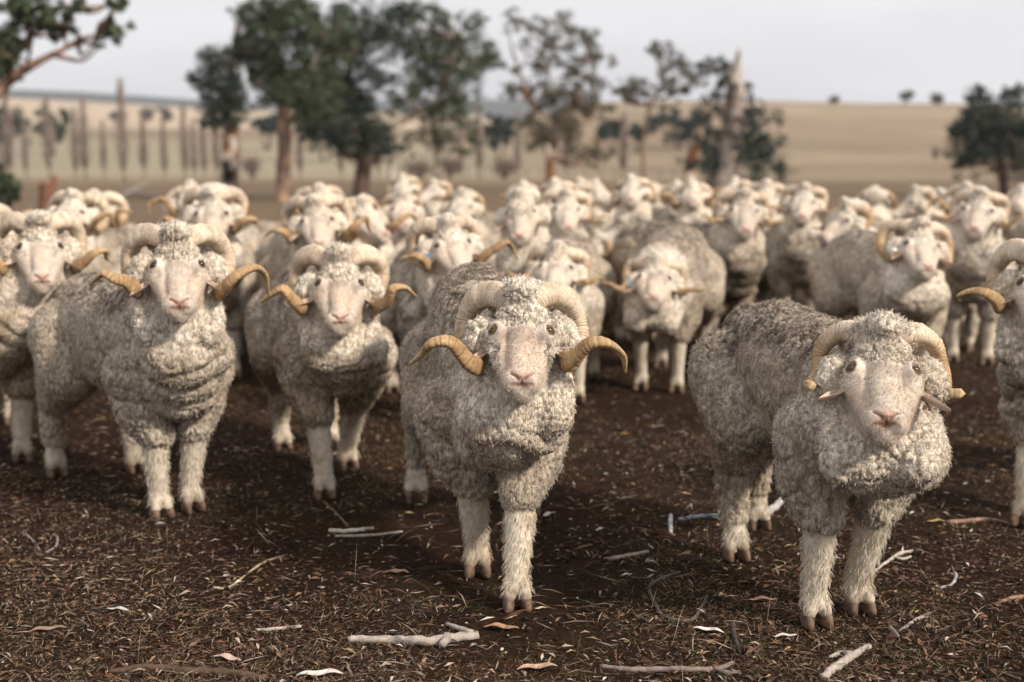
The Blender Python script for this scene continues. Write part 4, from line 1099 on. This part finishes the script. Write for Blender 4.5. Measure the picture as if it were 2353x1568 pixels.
S_G = 'sticks on the ground in front'
for a in [
    ('pale weathered stick with a knot lying before the front centre ram', [(800, 1468), (900, 1472), (1000, 1478), (1100, 1466)], [.011, .014, .016, .013], PALEW, [([(1030, 1475), (1015, 1490)], [.014, .009]), ([(1085, 1462), (1045, 1448), (1026, 1440)], [.008, .007, .005])]),
    ('flat pale split stick left of the front centre ram, upper of two', [(756, 1222), (800, 1224), (860, 1217)], [.008, .009, .007], (.55, .49, .42), []),
    ('thin pale stick just below the flat split one', [(770, 1233), (850, 1234), (925, 1225)], [.005, .006, .003], PALEW, []),
    ('long dark brown bark stick at the bottom edge, left', [(252, 1546), (330, 1540), (430, 1546), (520, 1552), (612, 1563)], [.007, .010, .011, .012, .009], BROWNW, []),
    ('short pale twig in the left foreground grass', [(558, 1449), (620, 1446), (692, 1439)], [.004, .006, .005], PALEW, []),
    ('crooked dark branch bent in a hook left of the front right ram', [(1562, 1320), (1520, 1335), (1492, 1358), (1508, 1400), (1528, 1425), (1585, 1432), (1610, 1402), (1626, 1372)], [.005, .006, .007, .006, .006, .006, .005, .003], (.11, .09, .08), []),
    ('pale forked stick at the bottom right corner area', [(1890, 1562), (1920, 1535), (1955, 1512), (1998, 1486)], [.011, .013, .012, .009], PALEW, [([(1955, 1512), (1935, 1503), (1905, 1512)], [.010, .007, .004])]),
    ('pale forked twig right of the front right ram fetlock', [(2010, 1312), (2040, 1292), (2068, 1276), (2097, 1268)], [.004, .006, .008, .005], (.42, .37, .32), [([(2050, 1284), (2075, 1288), (2092, 1282)], [.005, .005, .003])]),
    ('small curled grey twig at right of the forked twig', [(2160, 1352), (2185, 1345), (2197, 1328), (2192, 1312)], [.004, .005, .006, .004], (.34, .32, .31), []),
    ('straight pale stick right of the front right ram hooves', [(2066, 1450), (2100, 1430), (2137, 1408)], [.005, .007, .005], PALEW, []),
    ('long pinkish branch lying under the right-edge ram', [(2175, 1205), (2220, 1200), (2270, 1196), (2335, 1206)], [.010, .009, .008, .006], PINKW, []),
    ('long grey-brown branch along the bottom edge, centre right', [(1380, 1536), (1450, 1546), (1540, 1547), (1640, 1546), (1684, 1528)], [.006, .008, .009, .008, .006], (.22, .17, .15), [([(1640, 1546), (1672, 1556), (1700, 1552)], [.007, .006, .003])]),
    ('pale blue-grey stick behind the crooked branch', [(1560, 1197), (1605, 1192), (1660, 1188)], [.007, .009, .009], (.34, .36, .40), []),
    ('stubby upright white stick end left of the blue-grey stick', [(1541, 1225), (1541, 1205), (1541, 1188)], [.008, .009, .009], (.48, .48, .50), []),
    ('thick pale root lying behind the hind legs of the front right ram', [(1745, 1195), (1775, 1172), (1812, 1140)], [.014, .016, .014], (.40, .38, .38), []),
    ('short pinkish stick at the right edge of the foreground', [(2288, 1392), (2320, 1378), (2360, 1370)], [.005, .007, .006], PINKW, []),
    ('flaky bark strip between the front centre and front right rams', [(1388, 1292), (1430, 1286), (1490, 1272)], [.006, .009, .007], (.34, .27, .22), []),
    ('short dark stick end lower left of the front right ram', [(1682, 1432), (1686, 1465), (1700, 1502)], [.006, .009, .005], (.06, .05, .05), []),
    ('thin brown twig slanting under the tan stepping ram hoof', [(738, 1148), (770, 1178), (800, 1212)], [.004, .004, .003], (.16, .10, .07), []),
    ('small grey hooked twig in the left foreground', [(105, 1268), (128, 1255), (132, 1236), (124, 1228)], [.003, .005, .005, .003], GREYW, []),
    ('grey twig left of the hooked one', [(60, 1228), (78, 1245), (90, 1262)], [.003, .005, .004], GREYW, []),
    ('thin straw-coloured stick rising right in the left foreground', [(490, 1355), (530, 1350), (600, 1300), (660, 1278)], [.003, .004, .003, .002], (.36, .29, .2), []),
    ('short thick stub right of the front right ram hooves', [(2044, 1442), (2056, 1458), (2064, 1465)], [.007, .009, .006], (.22, .19, .18), [])]:
    log('stick', a[0], a[1], [v_ * .82 for v_ in a[2]], a[3], 'stick', forks=a[4], seed=len(a[0]), group=S_G, n=30, jag=.12)

# single large fallen leaves
def big_leaf(label, x, y, L, ang, col, curl=.3, seed=0):
    rng = np.random.RandomState(seed); n, m = 12, 5; V = []
    for i in range(n):
        u = i / (n - 1); w_ = L * .13 * math.sin(math.pi * min(1, u * .96 + .02)) ** .8 + .0006
        for j in range(m):
            v = (j / (m - 1) - .5) * 2
            V.append((L * (u - .5), w_ * v + .05 * L * math.sin(u * 3.1), .006 + curl * w_ * v * v + .06 * L * math.sin(u * 5 + seed) ** 2))
    V = np.array(V) @ rotz(ang).T
    Fq = np.array([(i * m + j, i * m + j + 1, (i + 1) * m + j + 1, (i + 1) * m + j) for i in range(n - 1) for j in range(m - 1)])
    g = at_ground(x, y)
    cols = np.array(col) * (1 + .25 * fbm(V * 120, seed, 2))[:, None]
    o = mesh_np('fallen_leaf', V, Fq, MG, None, True, cols); o.location = (g[0], g[1], gz_at(g[0], g[1]) + .002)
    tag(o, label, 'leaf', 'large fallen gum leaves')
for k, a in enumerate([
    ('large tan leaf beside the knotted stick', 1152, 1455, .095, -.25, (.34, .20, .12)), ('narrow white leaf left of the front right ram', 1628, 1457, .080, -.35, (.62, .58, .55)),
    ('pale grey leaf in the left foreground', 272, 1411, .060, -.1, (.46, .45, .44)), ('pinkish curled leaf near the bottom left', 522, 1524, .085, -.5, (.50, .37, .30)), ('white pointed leaf at the bottom edge left of centre', 735, 1556, .110, .15, (.58, .52, .46)),
    ('pale crumpled leaf right of the front centre ram', 1262, 1190, .075, 1.0, (.50, .47, .45)), ('small whitish leaf below the front right ram', 1805, 1472, .060, .1, (.60, .50, .44)), ('yellow leaf on the dark soil right of the front right ram', 2280, 1073, .040, .2, (.55, .33, .06)),
    ('orange-tan leaf right of the front right ram knee', 2153, 1205, .070, .1, (.42, .27, .13)), ('purple-brown leaf in front of the tan stepping ram', 902, 1325, .060, .0, (.20, .10, .10)), ('long pinkish leaf right of the leaning forked stick', 1235, 1548, .100, .2, (.40, .27, .19)),
    ('small cream leaf below the centre ram hoof', 1243, 1407, .035, .4, (.58, .48, .38)), ('yellow leaf right of the front centre ram shoulder', 1436, 1003, .040, .2, (.58, .34, .08)), ('brown leaf in the lower left corner area', 110, 1458, .090, .3, (.25, .17, .13)),
    ('pale leaf at centre right foreground', 1380, 1225, .055, .9, (.44, .40, .37)), ('reddish leaf strip lower left of the front right ram', 1755, 1385, .080, .0, (.22, .13, .10)), ('tan leaf in the foreground right of the hooked branch', 1700, 1270, .060, .8, (.38, .30, .22)),
    ('curled tan leaf under the front centre ram', 920, 1222 + 100, .055, -.4, (.35, .26, .18)), ('cream leaf scrap left of the hooked branch', 1440, 1330, .035, .3, (.60, .52, .44)), ('white scrap of leaf behind the front right ram', 2270, 1112, .022, .3, (.62, .62, .60))]):
    big_leaf(*a, seed=k)

# ------------------------------------------------------------------ GROUND COVER (uncountable)
def scatter(n, seed, dmin=1.7, dmax=9.0, power=1.6):
    """thick in the middle, thinning out to the sides and with distance"""
    n = int(n * 1.45)
    rng = np.random.RandomState(seed)
    u = rng.rand(n); d = (dmin ** (1 - power) + u * (dmax ** (1 - power) - dmin ** (1 - power))) ** (1 / (1 - power))
    sx = rng.uniform(-1, 1, n); x = sx * (.40 * d + 1.2)
    keep = (rng.rand(n) < sstep(1.0, .55, np.abs(sx)) + .04) & (rng.rand(n) < sstep(dmax, dmax * .7, d) + .05) & (rng.rand(n) < sstep(1.6, 2.6, d))
    return rng, x[keep], d[keep]
def cover(name, label, n, seed, Lr, Wr, palette, upright, dmax=9, curl=0.0, power=1.6, patch=None, mat=MG, quad=True):
    rng, x, y = scatter(n, seed, dmax=dmax, power=power); n = len(x)
    if patch is not None:
        m = fbm(np.stack([x, y, 0 * x], 1) * patch[0], patch[1], 3) + rng.normal(0, .12, n) > patch[2]; x, y = x[m], y[m]; n = len(x)
    z = terrain_h(x, y)
    a = rng.uniform(0, 6.283, n); el = np.abs(rng.normal(0, 1, n)) * upright
    d = np.stack([np.cos(a) * np.cos(el), np.sin(a) * np.cos(el), np.sin(el)], 1)
    L_ = rng.uniform(*Lr, (n, 1)) * rng.uniform(.6, 1.3, (n, 1)); W_ = rng.uniform(*Wr, (n, 1))
    s = np.cross(d, rng.normal(0, 1, (n, 3)) * np.array([.5, .5, 1]) + np.array([0, 0, 1.0])); s /= np.linalg.norm(s, axis=1)[:, None]
    p = np.stack([x, y, z + rng.uniform(0, .006, n)], 1)
    up = np.array([0, 0, 1.0])
    if quad:
        mid_ = p + d * L_ * .5 + up * L_ * curl * rng.uniform(-.2, 1, (n, 1))
        V = np.stack([p, mid_ + s * W_ * .5, p + d * L_, mid_ - s * W_ * .5], 1).reshape(-1, 3)
        Fq = np.concatenate([np.arange(n)[:, None] * 4 + np.array([0, 1, 3]), np.arange(n)[:, None] * 4 + np.array([1, 2, 3])]); per = 4
    else:
        V = np.stack([p - s * W_ * .5, p + s * W_ * .5, p + d * L_], 1).reshape(-1, 3); Fq = np.arange(n * 3).reshape(-1, 3); per = 3
    pal = np.array(palette) ; c = pal[rng.randint(0, len(pal), n)] * rng.uniform(.6, 1.35, (n, 1))
    o = mesh_np(name, V, Fq, mat, None, False, np.repeat(c, per, 0)); tag(o, label, kind='stuff')
cover('dry_grass', 'short dry straw-coloured grass over the soil', 150000, 1, (.010, .028), (.0011, .0020), [(.26, .19, .12), (.18, .12, .075), (.36, .28, .19), (.11, .07, .045)], .40, patch=(1.3, 7, -.02), quad=False)
cover('green_grass', 'thin green grass tufts coming through the litter', 80000, 2, (.008, .024), (.0011, .002), [(.05, .07, .02), (.08, .09, .04), (.035, .045, .018)], .6, patch=(1.3, 9, .02), quad=False)
cover('leaf_litter', 'brown and grey leaf litter', 62000, 3, (.010, .034), (.004, .011), [(.075, .038, .024), (.13, .07, .045), (.035, .022, .016), (.20, .13, .085), (.055, .026, .016), (.10, .065, .05)], .14, dmax=17, curl=.18, patch=(1.1, 21, -.16), power=1.35)
cover('pale_litter', 'pale bark and leaf scraps in the litter', 4600, 4, (.008, .045), (.003, .009), [(.40, .33, .26), (.30, .22, .16), (.42, .38, .34), (.34, .23, .14)], .18, dmax=14, curl=.25)
cover('fine_twigs', 'fine scattered twigs', 10000, 5, (.02, .11), (.0016, .0038), [(.10, .06, .04), (.13, .065, .04), (.26, .20, .15), (.05, .035, .03)], .10, dmax=12, curl=.08)
cover('grass_stalks', 'a few taller dry grass stalks', 320, 6, (.05, .13), (.0010, .0016), [(.42, .33, .22), (.30, .22, .14)], .9, dmax=6, curl=.1)
rng, x, y = scatter(2600, 11, 1.7, 8)
cl = fbm(np.stack([x, y, 0 * x], 1) * 1.3, 4, 3) > -.05; x, y = x[cl], y[cl]
V0, F0 = ico(1); V0 = V0 * .0065
z = terrain_h(x, y)
Vd = (V0[None] * rng.uniform(.7, 1.3, (len(x), 1, 1)) * np.array([1, 1, .8]) + np.stack([x, y, z + .004], 1)[:, None]).reshape(-1, 3)
Fd = (F0[None] + (np.arange(len(x)) * len(V0))[:, None, None]).reshape(-1, 3)
tag(mesh_np('sheep_droppings', Vd, Fd, mat_simple('droppings', (.012, .010, .008), .7, .2), None, True), 'dark sheep droppings scattered on the soil', kind='stuff')

# ------------------------------------------------------------------ HAZE
hz = bpy.data.materials.new('haze'); hz.use_nodes = True
ht_ = hz.node_tree; ht_.nodes.clear()
ho_ = ht_.nodes.new('ShaderNodeOutputMaterial'); pv = ht_.nodes.new('ShaderNodeVolumePrincipled')
pv.inputs['Density'].default_value = HAZE; pv.inputs['Color'].default_value = (.88, .92, 1.0, 1); pv.inputs['Anisotropy'].default_value = 0.2
ht_.links.new(pv.outputs[0], ho_.inputs['Volume'])
X0 = 4200.0
hv = np.array([(x, y, z) for z in (-12.0, 260.0) for (x, y) in ((-X0, -X0), (X0, -X0), (X0, X0), (-X0, X0))])
hf = np.array([(0, 3, 2, 1), (4, 5, 6, 7), (0, 1, 5, 4), (1, 2, 6, 5), (2, 3, 7, 6), (3, 0, 4, 7)])
tag(mesh_np('haze', hv, hf, hz, None, False), 'thin bluish haze over the paddocks', kind='stuff')
# ------------------------------------------------------------------ THE RAMS
G = dict(group=FLOCK)
near_ram('big ram walking at front centre, head low, horn tips hooking down, dark-stained cheeks', [(1097, 1322), (1188, 1400)], [(957, 1145, .03), (1215, 1185)], (1199, 753), None,
         voxel=.0058, hairs=60000, detail=2, seed=3, hpitch=32, mask=.9, bare_w=.052, body_scale=.87, hornscale=.92, dirty=1.0, horns=('wide', 'wide'), rise=.085, **G)
near_ram('brown-backed ram at front right with short blunt horn tips, head lowered, feet together', [(1873, 1438), (1972, 1408)], [(1690, 1285), (1740, 1215)], (2031, 840), None, hoff=4,
         voxel=.0058, hairs=60000, detail=2, seed=5, hpitch=38, dirty=1.5, tone=.95, body_scale=.84, shift=(.04, 0), hornscale=.98, horns=('short', 'short'), mouth=.9, rise=.0, **G)
near_ram('pale ram standing at front left, body angled, head high, wide horns', [(370, 1190), (442, 1175)], [(130, 1095), (312, 1085)], (408, 603), None,
         voxel=.0065, hairs=45000, detail=2, seed=8, hpitch=30, dirty=.8, horns=('up', 'wide'), tone=.97, mouth=.7, tan=.25, **G)
near_ram('tan ram stepping forward between the front left ram and the front centre ram', [(745, 1145), (800, 1078)], [(650, 1035), (760, 1030)], (780, 646), None,
         voxel=.0065, hairs=40000, detail=2, seed=12, hpitch=30, dirty=.9, horns=('up', 'up'), tan=.6, mouth=.2, **G)
near_ram('ram cut off by the right edge of the photo, shaggy grey chest', [(2352, 1208), (2490, 1200)], [(2480, 1080), (2570, 1075)], (2402, 645), None,
         voxel=.0075, hairs=30000, detail=2, seed=16, hpitch=28, dirty=.3, horns=('up', 'flat'), spots=.5, wrinkle=1.6, **G)
near_ram('ram cut off by the left edge of the photo, tan chest, one hoof showing', [(-40, 1070), (52, 1062)], [(-60, 975), (30, 975)], (92, 562), None,
         voxel=.0075, hairs=30000, detail=2, seed=19, hpitch=28, dirty=.4, horns=('up', 'up'), tan=.8, **G)
# second row
mid_ram('tall ram looking over the front left ram, long white face', (485, 488), 6.9, 0, horns=('wide', 'wide'), hpitch=22, scale=1.06, seed=21, voxel=.0135, fine=True, tone=.98, dirty=.3)
mid_ram('ram behind with its crown hidden by the tall long-faced ram', (440, 452), 8.3, 10, hpitch=55, seed=22, scale=1.05, horns=('wide', 'wide'), tone=.98)
mid_ram('ram facing right behind the left-edge ram, thick horn curling forward', (158, 482), 7.3, -20, -22, seed=23, horns=('wide', 'wide'), tone=.98, voxel=.014)
mid_ram('ram at left rear with an orange horn, beside the one with the thick horn', (212, 478), 8.1, -15, -10, seed=24, horns=('up', 'up'), tone=.98)
mid_ram('ram mostly outside the left edge, only its horn arch showing', (-20, 515), 6.7, 20, 10, seed=25, horns=('wide', 'wide'))
mid_ram('grey-foreheaded ram with straight white face behind the tan stepping ram', (728, 503), 6.5, 8, 0, seed=26, horns=('up', 'wide'), hpitch=24, voxel=.0135, fine=True, tone=.98)
mid_ram('ram directly behind the grey-foreheaded ram, white poll only showing', (738, 462), 8.3, 15, 0, seed=27, horns=('up', 'up'), tone=.98, hpitch=45)
mid_ram('pink-nosed ram turning right, beside the grey-foreheaded ram', (850, 494), 7.4, 10, 28, seed=28, horns=('wide', 'wide'), voxel=.014, fine=True)
mid_ram('ram with a blue ear tag behind the left shoulder of the front centre ram', (1041, 556), 5.7, 12, 6, seed=29, horns=('up', 'wide'), hpitch=32, voxel=.0125, fine=True, dirty=.8, spots=.6, tagcol=(1, 'tag_blue'))
mid_ram('hornless ram with a heavy wool cap falling over its eyes', (1195, 486), 6.9, -8, 0, seed=30, horns=(None, None), capdrop=1.2, hpitch=24, voxel=.0135, fine=True, tone=.98)
mid_ram('ram with small upturned horn tips right of the hornless ram', (1303, 477), 8.1, 0, 0, seed=31, horns=('flat', 'flat'), tone=.98, voxel=.014)
mid_ram('head-down ram partly hidden by the horn of the front centre ram', (1277, 609), 6.2, -6, -4, seed=32, horns=('flat', 'flat'), hpitch=48, voxel=.0135, fine=True, rise=.03)
mid_ram('ram with a blue ear tag, head hung low, flat horns, two white forelegs showing', (1504, 634), 6.5, -10, -4, seed=33, horns=('flat', 'flat'), hpitch=44, voxel=.0125, fine=True, rise=.03, scale=1.04, dirty=1.2, tone=.92, tagcol=(1, 'tag_blue'), spots=.3)
mid_ram('brown-flanked ram with wide thin upturned horns, body angled left behind', (1711, 480), 7.8, 48, 2, seed=34, horns=('flat', 'flat'), voxel=.0135, fine=True, dirty=1.5, tan=.8, spots=.5, scale=1.04, tone=.85)
mid_ram('ram behind the one with wide thin horns, only crown and horn showing', (1762, 448), 9.6, 20, 0, seed=35, horns=('up', 'up'), tone=.98, hpitch=45)
mid_ram('blue-tagged ram with a grey forehead spot, standing clear at right rear', (1846, 459), 8.9, 12, -2, seed=36, horns=('flat', 'flat'), voxel=.014, tone=.97, spots=.4, tagcol=(1, 'tag_blue'))
mid_ram('ram facing left behind the grey-flanked ram, amber horn tip', (1925, 500), 7.9, -50, -48, seed=37, horns=('short', 'short'), voxel=.014, tone=.97)
mid_ram('grey-flanked ram with closely curled horns and a white ear tag', (2120, 558), 6.3, 24, 8, seed=38, horns=('curl', 'curl'), voxel=.0125, fine=True, hpitch=34, scale=1.05, dirty=.6, tagcol=(1, 'tag_white'))
mid_ram('white-faced ram looking over at far right, thin horn tips out level', (2247, 479), 7.5, 0, 2, seed=39, horns=('flat', 'flat'), voxel=.0135, fine=True, scale=1.05, tone=.97)
mid_ram('ram tucked behind the white-faced ram at far right', (2218, 455), 9.3, 20, 0, seed=40, horns=('up', 'up'), tone=.98, hpitch=45)
mid_ram('brown side-on ram behind the low-headed ram with flat horns, head hidden', (1345, 560), 8.8, -70, -75, seed=41, horns=('short', 'short'), hpitch=60, dirty=1.5, tone=.8)
mid_ram('cream side-on ram seen between two heads at left, head hidden', (520, 560), 9.3, -85, -80, seed=42, horns=('short', 'short'), hpitch=60, tone=.97)
# far rows: three builds, copied
def far(proto_px, specs, label, **k):
    p = mid_ram(label, proto_px[0], proto_px[1], 0, 0, voxel=.018, detail=0, **k)
    base = rotz(p.rotation_euler.z)
    hd = k_head(p, proto_px)
    for lab, eye, depth, turn in specs:
        c = copy_tree(p); c['label'] = lab
        hw = at_depth(eye[0], eye[1], depth)
        yaw = math.atan2(hw[0], -hw[1]) + math.radians(turn)
        d = rotz(yaw) @ np.array([hd[0], hd[1], 0])
        sc = hw[2] / hd[2]; sc = max(.92, min(1.12, sc))
        c.location = (hw[0] - d[0] * sc, hw[1] - d[1] * sc, 0); c.rotation_euler = (0, 0, yaw); c.scale = (sc, sc, sc)
def k_head(p, px):
    hw = at_depth(px[0][0], px[0][1], px[1]); loc = np.array(p.location)
    return rotz(p.rotation_euler.z).T @ (hw - loc)
far(((1590, 440), 9.8), [('ram in the back row just left of the leaning dead trunk', (1560, 436), 12.5, 15), ('ram in the back row right behind the thick dead trunk base', (1675, 430), 11.8, -42),
    ('ram in the back row left of the spotted-forehead ram, white crown', (1772, 437), 11.5, 48), ('ram in the back row at the right edge of the photo', (2345, 452), 9.6, -10),
    ('ram in the back row above the hornless ram', (1207, 440), 11, 10), ('ram in the back row, lone crown far behind the brown backs', (1503, 447), 14.5, 0)],
    'ram with lowered white face in the back row below the reddish stump', horns=('up', 'up'), seed=61, hpitch=58, tone=.98)
far(((1449, 432), 9.8), [('ram in the back row below the orange-trunked gum, left of two', (1322, 436), 10.8, -30), ('ram in the back row below the orange-trunked gum, right of two', (1383, 440), 10.6, 50),
    ('ram in the back row just behind the one with small upturned tips', (1272, 440), 9.5, -5), ('ram in the back row beside the pale dead trunk, at its left', (924, 424), 12, 0),
    ('ram in the back row beside the pale dead trunk, at its right', (985, 436), 11.6, -40)],
    'ram in the back row facing left with broad woolly head', horns=('curl', 'curl'), seed=62, hpitch=52, tone=.98)
far(((928, 478), 8.6), [('woolly ram left of the hornless ram in the rear', (1058, 470), 9.0, -15), ('ram in the right rear turned away, horns seen from behind', (2010, 462), 10, 175),
    ('ram in the right rear seen from the side, facing left', (2086, 460), 10.2, -70), ('ram in the right rear, next to the side-on one', (2142, 464), 10.6, -110)],
    'woolly ram with two dark eyes in front of the brown tree base', horns=('short', 'short'), seed=63, hpitch=38, tone=.98)
